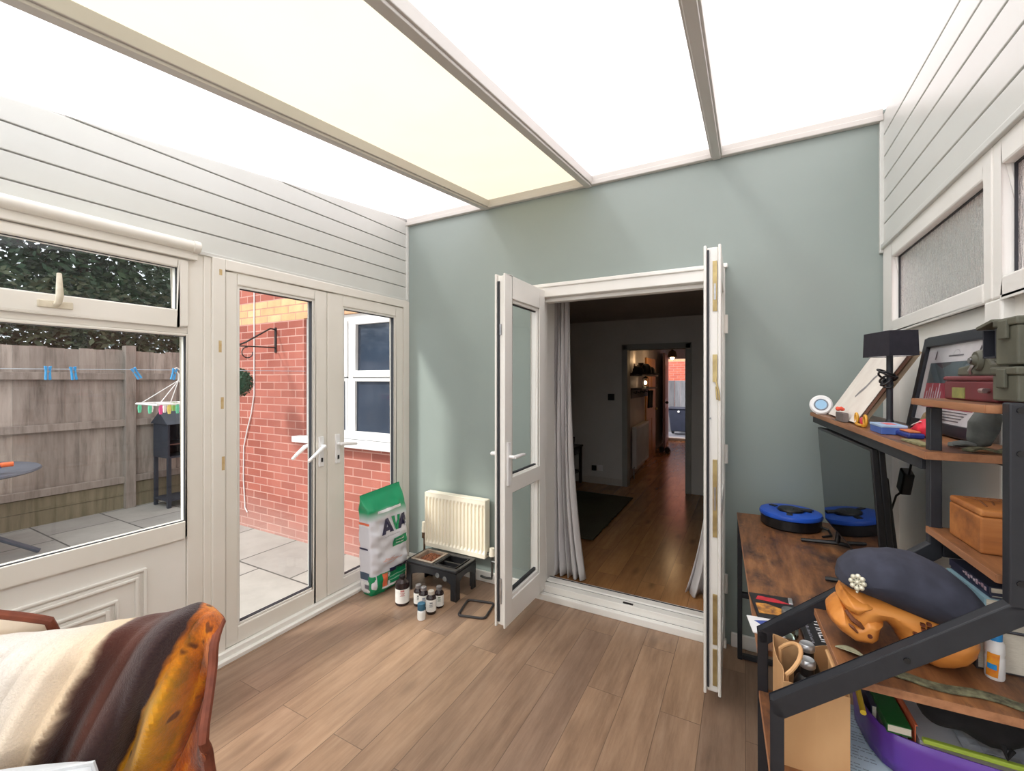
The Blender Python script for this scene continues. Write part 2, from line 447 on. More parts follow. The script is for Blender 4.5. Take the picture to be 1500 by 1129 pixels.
# left
m = cladding(XL, 1, 2.082, YF, YW); obj('wall_left', m, CLAD, kind='structure', cat='wall', bevel=.003, label='white horizontal board cladding above the patio windows')
m = M(); m.prism([(YF, 2.07), (YW, 2.07), (YW, 2.74), (YF, roof(YF) + .03)], lambda a, b, d: (d, a, b), XL - .012, XL - .06)
obj('wall_left', m, GROOVE, kind='structure', cat='wall', label='grey backing behind the left cladding boards')
m = box(XL - .01, XL + .012, YF, YW, 2.068, 2.088); m.box(XL - .01, XL + .014, YW - .022, YW, 2.068, 2.68)
obj('trim_5', m, CLAD, kind='structure', cat='trim', bevel=.003, label='white edge trim under and beside the left cladding')
# right
m = cladding(XR, -1, 2.082, YF, YW); obj('wall_right', m, CLAD, kind='structure', cat='wall', bevel=.003, label='white horizontal board cladding above the obscured windows')
m = M(); m.prism([(YF, 2.07), (YW, 2.07), (YW, 2.74), (YF, roof(YF) + .03)], lambda a, b, d: (d, a, b), XR + .012, XR + .06)
obj('wall_right', m, GROOVE, kind='structure', cat='wall', label='grey backing behind the right cladding boards')
m = box(XR + .01, XR - .012, YF, YW - .02, 2.066, 2.088); m.box(XR + .01, XR - .014, YW - .022, YW, 2.05, 2.68)
obj('trim_6', m, CLAD, kind='structure', cat='trim', bevel=.003, label='white edge trim under and beside the right cladding')

def frame_m(m, fn, a0, a1, b0, b1, wl, wr, wb, wt, d0, d1):
    """rectangular frame in a plane; fn(a,b,d)->space"""
    def bx(p, q, r, s_):
        m.add([fn(p, r, d0), fn(q, r, d0), fn(q, s_, d0), fn(p, s_, d0), fn(p, r, d1), fn(q, r, d1), fn(q, s_, d1), fn(p, s_, d1)],
              [(0, 3, 2, 1), (4, 5, 6, 7), (0, 1, 5, 4), (1, 2, 6, 5), (2, 3, 7, 6), (3, 0, 4, 7)])
    bx(a0, a0 + wl, b0, b1); bx(a1 - wr, a1, b0, b1); bx(a0 + wl, a1 - wr, b0, b0 + wb); bx(a0 + wl, a1 - wr, b1 - wt, b1); return m
LX = lambda a, b, d: (XL + d, a, b)        # left wall plane: a=y, b=z, d out into the room
RX = lambda a, b, d: (XR - d, a, b)
def pane_m(fn, a0, a1, b0, b1, d): return M().add([fn(a0, b0, d), fn(a1, b0, d), fn(a1, b1, d), fn(a0, b1, d)], [(0, 1, 2, 3)])

# --- left window
w = thing('window_1', 'white casement window with a small top light, overlooking the fence', 'window', (XL, .3, 0), kind='structure')
m = M(); frame_m(m, LX, -.45, 1.165, .05, 2.075, .07, .07, .06, .05, -.06, .0); m.box(XL - .06, XL, -.38, 1.095, 1.672, 1.705)
obj('frame', m, UPVC_IN, w, bevel=.004)
m = M(); frame_m(m, LX, -.38, 1.094, 1.705, 2.025, .05, .044, .078, .042, -.05, .016)
s_ = obj('sash', m, UPVC_IN, w, bevel=.006)
m = M(); frame_m(m, LX, -.33, 1.052, 1.783, 1.984, .003, .003, .004, .003, -.014, -.003); obj('gasket', m, GASKET, s_)
obj('glass', pane_m(LX, -.33, 1.052, 1.783, 1.984, -.015), GLASS, s_, fix=False)
# handle of the top light
m = box(XL + .012, XL + .022, .585, .685, 1.728, 1.756)
m.tube([(XL + .02, .635, 1.742), (XL + .05, .635, 1.748), (XL + .058, .636, 1.775), (XL + .05, .637, 1.82), (XL + .045, .638, 1.862)], [.011, .011, .012, .010, .008], 8)
obj('handle', m, pm('aged_cream_plastic', (222, 214, 196), (206, 196, 174), 30, .4), s_, bevel=.003, smooth=True)
m = M(); frame_m(m, LX, -.38, 1.096, .69, 1.672, .02, .008, .078, .012, -.05, .004)
g = obj('glazing_bead', m, UPVC_IN, w, bevel=.004)
m = M(); frame_m(m, LX, -.36, 1.090, .766, 1.662, .004, .004, .004, .004, -.018, -.004); obj('gasket', m, GASKET, g)
obj('glass', pane_m(LX, -.36, 1.090, .766, 1.662, -.02), GLASS, g, fix=False)
m = M().box(XL - .05, XL - .012, -.38, 1.095, .05, .69)
def moulding(m, a0, a1, b0, b1):
    for k, (wd, h) in enumerate(((.0, .012), (.02, .004), (.03, .014))):
        frame_m(m, LX, a0 + wd, a1 - wd, b0 + wd, b1 - wd, .012, .012, .012, .012, -.014, -.012 + h)
moulding(m, -.25, .935, .17, .60); moulding(m, -.15, .835, .27, .50)
obj('lower_panel', m, UPVC, w, bevel=.003)
m = M()
m.box(XL, XL + .03, -.42, 1.128, 2.03, 2.075)
obj('head_strip', m, UPVC_IN, w, bevel=.004)
m = M(); m.cyl((XL + .036, -.42, 2.092), (XL + .036, 1.10, 2.092), .026, n=24); m.cyl((XL + .036, 1.10, 2.092), (XL + .036, 1.128, 2.092), .029, n=24)
m.box(XL + .002, XL + .036, -.42, 1.12, 2.07, 2.112)
obj('trim_7', m, UPVC_IN, kind='structure', cat='trim', smooth=True, label='rounded cream tube trim along the top of the casement window')

# posts beside the patio doors + door frame
m = M(); m.box(XL - .06, XL + .004, 1.165, 1.20, 0, 2.072); m.box(XL - .06, XL + .016, 1.20, 1.262, 0, 2.072)
m.box(XL - .06, XL + .016, 1.262, 2.588, 2.018, 2.072); m.box(XL - .06, XL + .016, 2.588, YW, 0, 2.072)
m.box(XL - .06, XL + .0, 1.2, YW, 0, .048)
obj('trim_8', m, UPVC_IN, kind='structure', cat='door frame', bevel=.004, label='white frame around the patio french doors')
m = box(XL, XL + .035, 1.15, YW - .02, 0, .05); m.box(XL, XL + .06, 1.15, YW - .02, 0, .022)
obj('trim_9', m, UPVC, kind='structure', cat='threshold', bevel=.003, label='stepped white threshold of the patio doors')
m = box(XL - .004, XL + .02, 1.20, 1.24, 2.018, 2.052)
def stile_marks():
    m = M()
    for y, z, h in ((1.235, 1.62, .06), (1.245, 1.33, .06), (1.25, 1.02, .07), (1.238, 2.0, .03)): m.box(XL + .0155, XL + .0168, y - .007, y + .007, z - h / 2, z + h / 2)
    return m
obj('trim_10', stile_marks(), pm('yellow_tape_residue', (205, 184, 140), (190, 160, 110), 40, .7), kind='structure', cat='tape marks', label='small yellowed tape marks on the patio door frame')

def leaf(name, label, a0, a1, g0, g1, gb, gt, hy, hside):
    d = thing(name, label, 'door', (XL, (a0 + a1) / 2, .05), kind='structure')
    m = M(); frame_m(m, LX, a0, a1, .052, 2.014, g0 - a0 - .012, a1 - g1 - .012, gb - .052 - .012, 2.014 - gt - .012, -.055, .008)
    obj('door_frame', m, UPVC_IN, d, bevel=.006)
    m = M(); frame_m(m, LX, g0 - .012, g1 + .012, gb - .012, gt + .012, .014, .014, .014, .014, -.04, .0); obj('glazing_bead', m, UPVC, d, bevel=.003)
    m = M(); frame_m(m, LX, g0, g1, gb, gt, .005, .005, .005, .005, -.03, -.004); obj('gasket', m, GASKET, d)
    obj('glass', pane_m(LX, g0, g1, gb, gt, -.025), GLASS_CLEAR, d, fix=False)
    m = M(); m.box(XL + .008, XL + .02, hy - .017, hy + .017, .90, 1.09); m.cyl((XL + .02, hy, 1.03), (XL + .055, hy, 1.03), .011)
    h = obj('handle', m, WHITE_P, d, bevel=.003)
    dz = -.075 if hside < 0 else -.012
    m = M().tube([(XL + .05, hy, 1.03), (XL + .060, hy + hside * .03, 1.03 + dz * .15), (XL + .060, hy + hside * .08, 1.03 + dz * .6), (XL + .056, hy + hside * .12, 1.03 + dz)], [.012, .013, .011, .009], 10)
    obj('lever', m, WHITE_P, h, smooth=True)
    m = M().cyl((XL - .055, hy, 1.03), (XL - .10, hy, 1.03), .011); m.tube([(XL - .095, hy, 1.03), (XL - .105, hy + hside * .03, 1.03 + dz * .15), (XL - .103, hy + hside * .08, 1.03 + dz * .6), (XL - .10, hy + hside * .12, 1.03 + dz)], [.012, .013, .011, .009], 10); m.box(XL - .065, XL - .055, hy - .015, hy + .015, .92, 1.08)
    obj('outer_handle', m, WHITE_P, d, smooth=True)
    m = M().box(XL + .02, XL + .026, hy - .005, hy + .005, .93, .955)
    obj('keyhole', m, BLACKP, h)
    return d
leaf('door_1', 'white glazed patio door leaf beside the casement window', 1.266, 1.884, 1.338, 1.782, .152, 1.94, 1.835, -1)
leaf('door_2', 'white glazed patio door leaf behind the pet food bag', 1.888, 2.585, 2.024, 2.495, .132, 1.928, 1.96, 1)

# --- right wall windows and panels
w = thing('window_2', 'white framed obscured window in the corner above the desk', 'window', (XR, 2.05, 1.66), kind='structure')
m = M(); frame_m(m, RX, 1.61, 2.645, 1.66, 2.07, .05, .14, .055, .072, -.07, 0); obj('frame', m, UPVC, w, bevel=.006)
m = M(); frame_m(m, RX, 1.66, 2.505, 1.715, 1.998, .003, .003, .003, .004, -.030, -.024); obj('gasket', m, GASKET, w)
OBS = m_obscure('obscured_glass')
obj('glass', pane_m(RX, 1.66, 2.505, 1.715, 1.998, -.03), OBS, w, fix=False)
w = thing('window_3', 'white framed obscured window nearer the camera above the ammunition tins', 'window', (XR, 1.0, 1.66), kind='structure')
m = M(); frame_m(m, RX, .3, 1.61, 1.66, 2.07, .06, .045, .055, .072, -.07, 0); obj('frame', m, UPVC, w, bevel=.006)
m = M(); frame_m(m, RX, .36, 1.565, 1.715, 1.998, .003, .003, .003, .004, -.030, -.024); obj('gasket', m, GASKET, w)
obj('glass', pane_m(RX, .36, 1.565, 1.715, 1.998, -.03), OBS, w, fix=False)
m = M(); m.box(XR + .025, XR + .06, YF, 2.645, 0, 1.66)
obj('wall_right_lower', m, UPVC, kind='structure', cat='wall', label='white infill panels below the obscured windows')
m = M()
for y0, y1 in ((2.50, 2.645), (1.565, 1.655), (.30, .40), (YF, YF + .08)): m.box(XR, XR + .06, y0, y1, 0, 1.66)
m.box(XR, XR + .06, YF, 2.645, 0, .10); m.box(XR - .0, XR + .06, YF, .3, 1.66, 2.07)
obj('trim_11', m, UPVC, kind='structure', cat='window frame', bevel=.006, label='white upright frame members below the obscured windows')

# --- garden end behind the camera
m = M(); m.box(XL - .06, XR + .1, YF - .1, YF, 0, .9); m.box(XL - .06, XR + .1, YF - .1, YF, 2.0, 2.3)
for x in (XL - .06, -1.45, -.5, XR + .04): m.box(x, x + .06, YF - .1, YF, .9, 2.0)
obj('wall_front', m, UPVC, kind='structure', cat='wall', label='white dwarf wall and frame at the garden end')
m = box(XL - .06, XL, YF, -.45, 0, 2.075); obj('wall_left_lower', m, UPVC, kind='structure', cat='wall', label='white infill panel beside the casement window')

# ------------------------------------------------------------------ house doorway
m = M()
yf0, yf1 = YW - .035, YW + .06
m.box(-1.262, -1.19, yf0, yf1, 0, 2.075); m.box(-.165, -.098, yf0, yf1, 0, 2.075); m.box(-1.19, -.165, yf0, yf1, 1.995, 2.075)
m.box(-1.275, -.085, yf0 - .012, yf0 + .03, 2.058, 2.082)
m.box(-1.19, -.165, yf0 + .055, yf1 + .02, 1.97, 1.995)
m.box(-1.255, -1.235, YW + .06, YW + .3, 0, 2.065); m.box(-.125, -.105, YW + .06, YW + .3, 0, 2.065); m.box(-1.255, -.105, YW + .06, YW + .3, 2.045, 2.065)
obj('trim_12', m, UPVC, kind='structure', cat='door frame', bevel=.005, label='white frame around the open house doorway')
m = M(); m.box(-1.27, -.09, YW - .055, YW - .020, 0, .042); m.box(-1.19, -.165, YW - .016, YW + .04, .0, .084); m.box(-1.19, -.165, YW + .044, YW + .10, .0, .092)
m.box(-1.255, -.105, YW + .0, YW + .3, -.06, .003)
obj('trim_13', m, UPVC, kind='structure', cat='threshold', bevel=.004, label='stepped white threshold of the house doorway')
m = box(-1.19, -.165, YW - .020, YW - .016, .0, .040); m.box(-1.19, -.165, YW + .04, YW + .044, 0, .082); m.box(-1.19, -.165, YW + .10, YW + .106, 0, .094)
obj('trim_17', m, GASKET, kind='structure', cat='gap shade', label='dark strips standing for the shaded gaps in the house threshold')  # black strips stand for the shade in the gaps between the threshold steps
m = box(-.66, -.60, YW - .004, YW + .012, .0842, .088); obj('trim_14', m, BLACKP, kind='structure', cat='latch keep', label='small black latch keep on the house threshold')

FR = lambda x: (lambda a, b, d: (x + d, a, b))
def house_leaf(name, label, x0, x1, ya, yb, sgn, hinge, ang):
    """leaf standing open across the room; faces at x0 and x1"""
    d = thing(name, label, 'door', (hinge[0], hinge[1], .08), kind='structure')
    c = FR((x0 + x1) / 2); h = abs(x1 - x0) / 2
    rot = Matrix.Translation(Vector((hinge[0], hinge[1], 0))) @ Matrix.Rotation(ang, 4, 'Z') @ Matrix.Translation(Vector((-hinge[0], -hinge[1], 0)))
    def T(m): m.v = [tuple(rot @ Vector(v)) for v in m.v]; return m
    m = M(); w_ = .095
    frame_m(m, c, ya + .014, yb, .08, 2.032, w_ - .014, w_, .14, .14, -h + .012, h - .012)
    m.add(*[(lambda q: (q.v, q.f))(box((x0 + x1) / 2 - h + .012, (x0 + x1) / 2 + h - .012, ya + w_, yb - w_, .80, .90))][0])
    obj('door_frame', T(m), UPVC, d, bevel=.005)
    m = M()
    for s2 in (-1, 1):
        dd = (h - .012, h) if s2 > 0 else (-h, -h + .012)
        frame_m(m, c, ya, yb - .004, .072, 2.04, .085, .08, .13, .13, *dd)
        m.box((x0 + x1) / 2 + dd[0], (x0 + x1) / 2 + dd[1], ya + .085, yb - .084, .805, .895)
    obj('face_frame', T(m), UPVC, d, bevel=.004)
    for gb, gt in ((.235, .795), (.905, 1.89)):
        m = M()
        frame_m(m, c, ya + .082, yb - .078, gb - .020, gt + .020, .006, .006, .024, .024, -.007, .007)
        gk = obj('gasket', T(m), GASKET, d)
        obj('glass', T(pane_m(c, ya + .085, yb - .085, gb - .005, gt + .005, 0)), GLASS_CLEAR, gk, fix=False)
    return d, T
dl, T = house_leaf('door_3', 'white half glazed door leaf swung open beside the radiator', -1.235, -1.168, 2.08, 2.625, 1, (-1.18, 2.62), 0)
m = M(); m.box(-1.168, -1.158, 2.10, 2.132, .86, 1.10); m.cyl((-1.16, 2.116, 1.02), (-1.125, 2.116, 1.02), .010)
m.tube([(-1.127, 2.116, 1.02), (-1.12, 2.14, 1.022), (-1.122, 2.20, 1.022), (-1.126, 2.235, 1.018)], [.011, .011, .009, .008], 10)
obj('handle', T(m), WHITE_P, dl, smooth=True)
m = M(); m.cyl((-1.235, 2.116, 1.03), (-1.275, 2.116, 1.03), .010); m.tube([(-1.272, 2.112, 1.03), (-1.275, 2.13, 1.03), (-1.274, 2.2, 1.03)], [.010, .010, .008], 10)
obj('outer_handle', T(m), WHITE_P, dl, smooth=True)
m = box(-1.222, -1.208, 2.088, 2.0945, .10, 2.0); obj('seal_strip', T(m), GASKET, dl)
m = box(-1.206, -1.196, 2.086, 2.0945, .2, .34); m.box(-1.206, -1.196, 2.086, 2.0945, 1.7, 1.76); obj('latch', T(m), STEEL, dl)
dr, T = house_leaf('door_4', 'white door leaf swung open edge on beside the desk', -.172, -.102, 2.075, 2.625, -1, (-.12, 2.62), R(1.0))
m = box(-.158, -.150, 2.082, 2.0905, .10, 2.02); obj('seal_strip', T(m), GASKET, dr)
m = M()
for z, h in ((1.86, .22), (1.22, .0), (.93, .34), (.40, .22), (.19, .16)):
    if h: m.box(-.136, -.118, 2.084, 2.0915, z - h / 2, z + h / 2)
obj('lock_plate', T(m), BRASS, dr, bevel=.001)
m = box(-.131, -.123, 2.079, 2.0925, .88, .98); m.box(-.131, -.123, 2.079, 2.0925, 1.80, 1.87); m.cyl((-.145, 2.0935, 1.28), (-.145, 2.082, 1.28), .004)
obj('latch_bolt', T(m), STEEL, dr)
m = box(-.136, -.118, 2.081, 2.0915, 1.44, 1.56); m.tube([(-.127, 2.085, 1.47), (-.122, 2.075, 1.44), (-.112, 2.068, 1.40), (-.108, 2.066, 1.36), (-.118, 2.068, 1.365), (-.122, 2.075, 1.42)], .0035, 6)
obj('flip_lever', T(m), BRASS, dr)
m = M()
for z in (.35, 1.05, 1.75): m.cyl((-.094, 2.60, z - .05), (-.094, 2.60, z + .05), .011)
obj('hinge', T(m), UPVC_IN, dr, smooth=True)

# ------------------------------------------------------------------ house interior
PLASTER = pm('grey_white_plaster', (208, 206, 201), (201, 199, 194), 2, .7)
CEILP = pm('house_ceiling_paint', (170, 164, 160), (160, 155, 150), 2, .7)
YI = 5.9
m = M(); m.box(-4.2, -1.44, YI, YI + .12, 0, 2.27); m.box(-.64, 1.2, YI, YI + .12, 0, 2.27); m.box(-1.44, -.64, YI, YI + .12, 1.85, 2.27)
obj('wall_house_far', m, PLASTER, kind='structure', cat='wall', label='dim living room wall with the hallway opening')
obj('wall_house_left', box(-4.3, -4.2, YW + .3, YI, 0, 2.27), PLASTER, kind='structure', cat='wall', label='living room side wall hidden behind the left curtain')
obj('wall_house_right', box(1.2, 1.3, YW + .3, YI, 0, 2.27), PLASTER, kind='structure', cat='wall', label='living room side wall hidden behind the right curtain')
obj('ceiling', box(-4.2, 1.2, YW + .3, 11.0, 2.262, 2.32), CEILP, kind='structure', cat='ceiling', label='dim flat ceiling inside the house')
obj('wall_house_near', M().box(-4.2, -1.255, YW + .30, YW + .32, 0, 2.27).box(-.105, 1.2, YW + .30, YW + .32, 0, 2.27).box(-1.255, -.105, YW + .30, YW + .32, 2.065, 2.27), PLASTER, kind='structure', cat='wall', label='inner face of the wall around the house doorway')
TRIMD = pm('grey_satin_door_trim', (150, 150, 144), (142, 142, 136), 4, .5)
m = M(); m.box(-1.475, -1.405, YI - .02, YI + .14, 0, 1.92); m.box(-.675, -.605, YI - .02, YI + .14, 0, 1.92); m.box(-1.475, -.605, YI - .02, YI + .14, 1.85, 1.92)
obj('trim_15', m, TRIMD, kind='structure', cat='door trim', bevel=.006, label='grey trim around the hallway opening')
obj('baseboard_house', box(-4.2, -1.475, YI - .015, YI, 0, .09), pm('white_house_skirting', (200, 196, 188), None, 4, .5), kind='structure', cat='baseboard', label='white baseboard along the living room wall')
# hallway (a touch out of square with the sunroom)
def hallw(y): return -1.47 - (y - 5.95) * .046
m = M(); m.add([(hallw(6.0), 6.0, 0), (hallw(11.0), 11.0, 0), (hallw(11.0) - .1, 11.0, 0), (hallw(6.0) - .1, 6.0, 0), (hallw(6.0), 6.0, 2.27), (hallw(11.0), 11.0, 2.27), (hallw(11.0) - .1, 11.0, 2.27), (hallw(6.0) - .1, 6.0, 2.27)],
               [(0, 3, 2, 1), (4, 5, 6, 7), (0, 1, 5, 4), (1, 2, 6, 5), (2, 3, 7, 6), (3, 0, 4, 7)])
obj('wall_hall_left', m, pm('hall_wall_paint', (206, 198, 196), None, 3, .6), kind='structure', cat='wall', label='hallway wall that carries the coat rack')
obj('wall_hall_right', box(-.64, -.56, 6.0, 11.0, 0, 2.27), PLASTER, kind='structure', cat='wall', label='hallway wall opposite the coat rack')
m = M(); m.box(-1.9, -1.70, 10.95, 11.05, 0, 2.27); m.box(-.80, -.56, 10.95, 11.05, 0, 2.27); m.box(-1.70, -.80, 10.95, 11.05, 1.95, 2.27)
obj('wall_hall_end', m, pm('hall_end_paint', (214, 208, 214), None, 3, .6), kind='structure', cat='wall', label='pale end wall of the hallway around the front door')
m = M(); m.box(-1.72, -.8, 10.9, 11.12, 0, .06); m.box(-1.72, -.8, 11.05, 11.4, -.12, -.03)
obj('trim_16', m, UPVC, kind='structure', cat='threshold', bevel=.004, label='white front door step at the end of the hallway')
m = box(-.68, -.655, 6.02, 10.9, 0, .09)
obj('baseboard_hall', m, pm('white_hall_skirting', (200, 196, 190), None, 4, .5), kind='structure', cat='baseboard', label='white baseboard along the hallway')
# pine door, open front door
PINE = wood('honey_pine', (206, 150, 84), (190, 130, 70), (168, 112, 58), 'Z', .45)
x_, y_ = hallw(8.1), 8.1
d = thing('door_5', 'honey pine door in the hallway wall', 'door', (x_ + .03, 8.2, 0), kind='structure')
m = M().box(x_ - .0, x_ + .045, 7.78, 8.62, 0, 1.84)
obj('door_panel', m, PINE, d, bevel=.004)
m = M()
for z0, z1 in ((.15, .75), (.95, 1.68)):
    for ya in (7.87, 8.25): m.box(x_ + .045, x_ + .052, ya, ya + .27, z0, z1)
obj('raised_panels', m, PINE, d, bevel=.006)
m = M().sphere((x_ + .075, 8.55, .9), .024); obj('knob', m, BRASS, d, smooth=True)
d = thing('door_6', 'plum brown front door standing open in the hallway', 'door', (-1.5, 10.9, .02), kind='structure')
PLUM = pm('plum_brown_door', (128, 92, 92), (116, 82, 84), 4, .45)
m = M().bar((-1.645, 10.9, 1.02), (-1.475, 9.3, 1.02), .045, 1.96); obj('door_panel', m, PLUM, d, bevel=.004)
m = M()
for ya in (9.45, 9.95):
    for z0, z1 in ((.25, .85), (1.05, 1.75)): m.bar((-1.450 - (ya - 9.3) * .10625, ya, (z0 + z1) / 2), (-1.450 - (ya + .38 - 9.3) * .10625, ya + .38, (z0 + z1) / 2), .012, z1 - z0)
obj('raised_panels', m, PLUM, d, bevel=.004)
m = M().sphere((-1.425, 9.38, .98), .03); m.cyl((-1.47, 9.38, .98), (-1.425, 9.38, .98), .012); obj('knob', m, pm('dark_bronze', (60, 52, 46), None, 20, .4, .6), d, smooth=True)

# radiator in the hall, shelf and coat rack
def radiator(name, label, x0, x1, y, z0, z1, mat, along, n, mid=False, base=(0, 0, 0), rz=0):
    r = thing(name, label, 'radiator', base, rz)
    T = ROOT[r.name]
    def W(m): m.v = [tuple(T @ Vector(v)) for v in m.v]; return m
    m = M()
    N = n; wv = (x1 - x0) / N
    prof = []
    for i in range(N):
        a = x0 + i * wv
        for f, dpt in ((.0, 0), (.2, 0), (.34, .011), (.8, .011), (.94, 0)): prof.append((a + f * wv, dpt))
    prof.append((x1, 0))
    zz = [(z0, 0), (z0 + .03, 0), (z0 + .05, 1), (z1 - .055, 1), (z1 - .03, 0), (z1, 0)]
    vs = []; fs = []
    for z, k in zz:
        for a, dp in prof: vs.append((a, y - .012 + dp * (k), z))
    w = len(prof)
    for j in range(len(zz) - 1):
        for i in range(w - 1): fs.append((j * w + i, j * w + i + 1, (j + 1) * w + i + 1, (j + 1) * w + i))
    m.add(vs, fs)
    obj('front_panel', W(m), mat, r)
    m = M().box(x0, x1, y + .0005, y + .05, z0, z1 - .002); m.box(x0 - .004, x0 + .004, y - .014, y + .05, z0 + .01, z1 + .002); m.box(x1 - .004, x1 + .004, y - .014, y + .05, z0 + .01, z1 + .002)
    m.box(x0, x1, y - .014, y + .05, z1 - .002, z1 + .004)
    obj('body', W(m), mat, r, bevel=.003)
    return r, W
# cream radiator beside the pet food bag
r, W = radiator('radiator', 'small cream panel radiator on the sage green wall', -.265, .265, 0, 0, .405, CREAM_METAL, 0, 17, base=(-1.868, 2.578, .195))
m = M().cyl((-.30, .02, .10), (-.30, .02, -.21), .008); m.cyl((-.30, .02, .045), (-.30, .02, .10), .02, .018); m.cyl((-.30, .02, .05), (-.26, .02, .05), .010)
obj('pipe', W(m), pm('tarnished_copper', (120, 92, 70), (84, 66, 54), 30, .45, .6), r, smooth=True)
m = M().cyl((-.30, .02, .09), (-.30, .02, .165), .021, .018); obj('valve_cap', W(m), CREAM_METAL, r, smooth=True)
m = M().cyl((.265, .02, .03), (.31, .02, .03), .012); m.cyl((.305, .02, .03), (.305, .02, -.12), .009); m.cyl((.305, .02, -.02), (.34, .02, -.02), .012)
m.tube([(.305, .02, -.11), (.30, .025, -.14), (.25, .03, -.15), (.2, .04, -.15)], .008, 8)
obj('pipe', W(m), pm('grey_metal_pipe', (120, 120, 116), (80, 80, 78), 30, .4, .6), r, smooth=True)
m = M().cyl((.305, .02, .02), (.305, .02, .075), .022, .017); obj('valve_cap', W(m), CREAM_METAL, r, smooth=True)
for sx in (-.18, .18):
    m = M().box(sx - .015, sx + .015, .05, .07, .05, .36); obj('wall_bracket', W(m), CREAM_METAL, r)
r, W = radiator('radiator', 'white panel radiator in the hallway under the coat rack', -.55, .55, 0, 0, .62, pm('white_radiator_enamel', (206, 202, 198), None, 3, .4), 0, 24, base=(hallw(7.0) + .08, 7.0, .13), rz=R(92))
m = M().cyl((-.58, .02, .03), (-.58, .02, -.13), .010); m.cyl((-.58, .02, .03), (-.54, .02, .03), .010); obj('pipe', W(m), STEEL, r, smooth=True)
CLOTH_D = pm('dark_navy_wool', (36, 36, 42), (24, 24, 30), 20, .9, bump=.3)
t = thing('coat_rack', 'dark coat rack shelf on the hallway wall', 'coat rack', (hallw(7.1), 7.1, 1.2))
m = M().box(hallw(6.5), hallw(6.5) + .16, 6.45, 7.75, 1.30, 1.325); obj('shelf', m, pm('dark_stained_wood', (64, 50, 42), None, 12, .5, stretch=(1, 6, 1)), t)
m = M().box(hallw(6.5) - .01, hallw(6.5) + .012, 6.45, 7.75, 1.17, 1.30); obj('rail', m, pm('dark_stained_wood', (64, 50, 42)), t)
for y in (6.6, 6.9, 7.2, 7.5):
    m = M().tube([(hallw(6.5), y, 1.26), (hallw(6.5) + .05, y, 1.24), (hallw(6.5) + .06, y, 1.28)], .008, 6); obj('hook', m, BLACK, t, smooth=True)
def hat(y, z, s, label, mat):
    t = thing('hat', label, 'hat', (hallw(6.5) + .1, y, z), group='hats above the hallway coat rack')
    m = M().lathe([(.001, .115 * s), (.05 * s, .11 * s), (.075 * s, .08 * s), (.085 * s, .02 * s), (.087 * s, 0)], (hallw(6.5) + .1, y, z), 18); obj('crown', m, mat, t, smooth=True)
    m = M().lathe([(.08 * s, .0), (.12 * s, .004), (.135 * s, .012), (.132 * s, .018), (.08 * s, .008)], (hallw(6.5) + .1, y, z), 22); obj('brim', m, mat, t, smooth=True)
hat(6.50, 1.53, 1.0, 'dark flat topped hat on the near end of the hall hat shelf', CLOTH_D)
hat(6.88, 1.53, 1.5, 'tall dark hat, largest on the hall hat shelf', CLOTH_D)
hat(7.35, 1.53, 1.15, 'dark hat on the far end of the hall hat shelf', CLOTH_D)
m = M().box(hallw(6.5) - .02, hallw(6.5) + .18, 6.4, 7.7, 1.505, 1.53)
obj('hat_shelf', m, pm('dark_stained_wood', (64, 50, 42)), label='dark wall shelf holding hats in the hallway', cat='shelf')
def lantern():
    x, y, z = hallw(6.9) + .13, 6.98, 1.327
    t = thing('lantern', 'small dark lantern glowing on the coat rack shelf', 'lantern', (x, y, z))
    m = M().lathe([(.001, 0), (.05, 0), (.055, .012), (.03, .02)], (x, y, z)); m.lathe([(.03, .14), (.055, .145), (.03, .165), (.001, .18)], (x, y, z))
    for k in range(4): m.cyl((x + .045 * math.cos(k * PI / 2 + .4), y + .045 * math.sin(k * PI / 2 + .4), z + .01), (x + .045 * math.cos(k * PI / 2 + .4), y + .045 * math.sin(k * PI / 2 + .4), z + .145), .004, n=6)
    obj('cage', m, BLACK, t, smooth=True)
    obj('bulb', M().sphere((x, y, z + .075), .022, 10, (1, 1, 1.5)), emis('warm_bulb', (255, 220, 170), 9), t, smooth=True)
lantern()
t = thing('hanging_coat', 'dark coat hanging from the hallway rack near the pine door', 'coat', (hallw(7.5) + .05, 7.55, .95))
m = M().grid(lambda u, v: (hallw(6.5) + .07 + .05 * math.sin(PI * u) * (.6 + .4 * v) + .012 * math.sin(u * 17), 7.38 + .34 * u * (1 - .25 * v) + .04 * v, .98 + .29 * v), 16, 10)
obj('coat_body', m, CLOTH_D, t, smooth=True, solid=.012)
t = thing('wall_lamp', 'small bronze wall uplighter glowing above the hallway hat shelf', 'lamp', (hallw(6.75) + .06, 6.75, 1.62))
xw = hallw(6.75)
m = M().lathe([(.001, 1.64), (.022, 1.642), (.040, 1.70), (.042, 1.705)], (xw + .10, 6.75, 0), 18); m.bar((xw + .002, 6.75, 1.65), (xw + .10, 6.75, 1.65), .02, .02); m.box(xw - .004, xw + .008, 6.71, 6.79, 1.60, 1.70)
obj('cup', m, pm('bronze_shade', (70, 48, 34), (46, 32, 24), 20, .35, .6), t, smooth=True)
obj('bulb', M().sphere((xw + .10, 6.75, 1.69), .016, 8), emis('lamp_bulb', (255, 214, 160), 14), t, smooth=True)
t = thing('pendant_lamp', 'small dark bronze pendant lamp glowing in the hallway', 'lamp', (-1.1, 7.8, 1.81))
m = M().lathe([(.075, 0), (.082, .005), (.062, .10), (.02, .125), (.012, .14)], (-1.1, 7.8, 1.83), 20); obj('lamp_shade', m, pm('bronze_shade', (70, 48, 34), (46, 32, 24), 20, .35, .6), t, smooth=True, solid=.003)
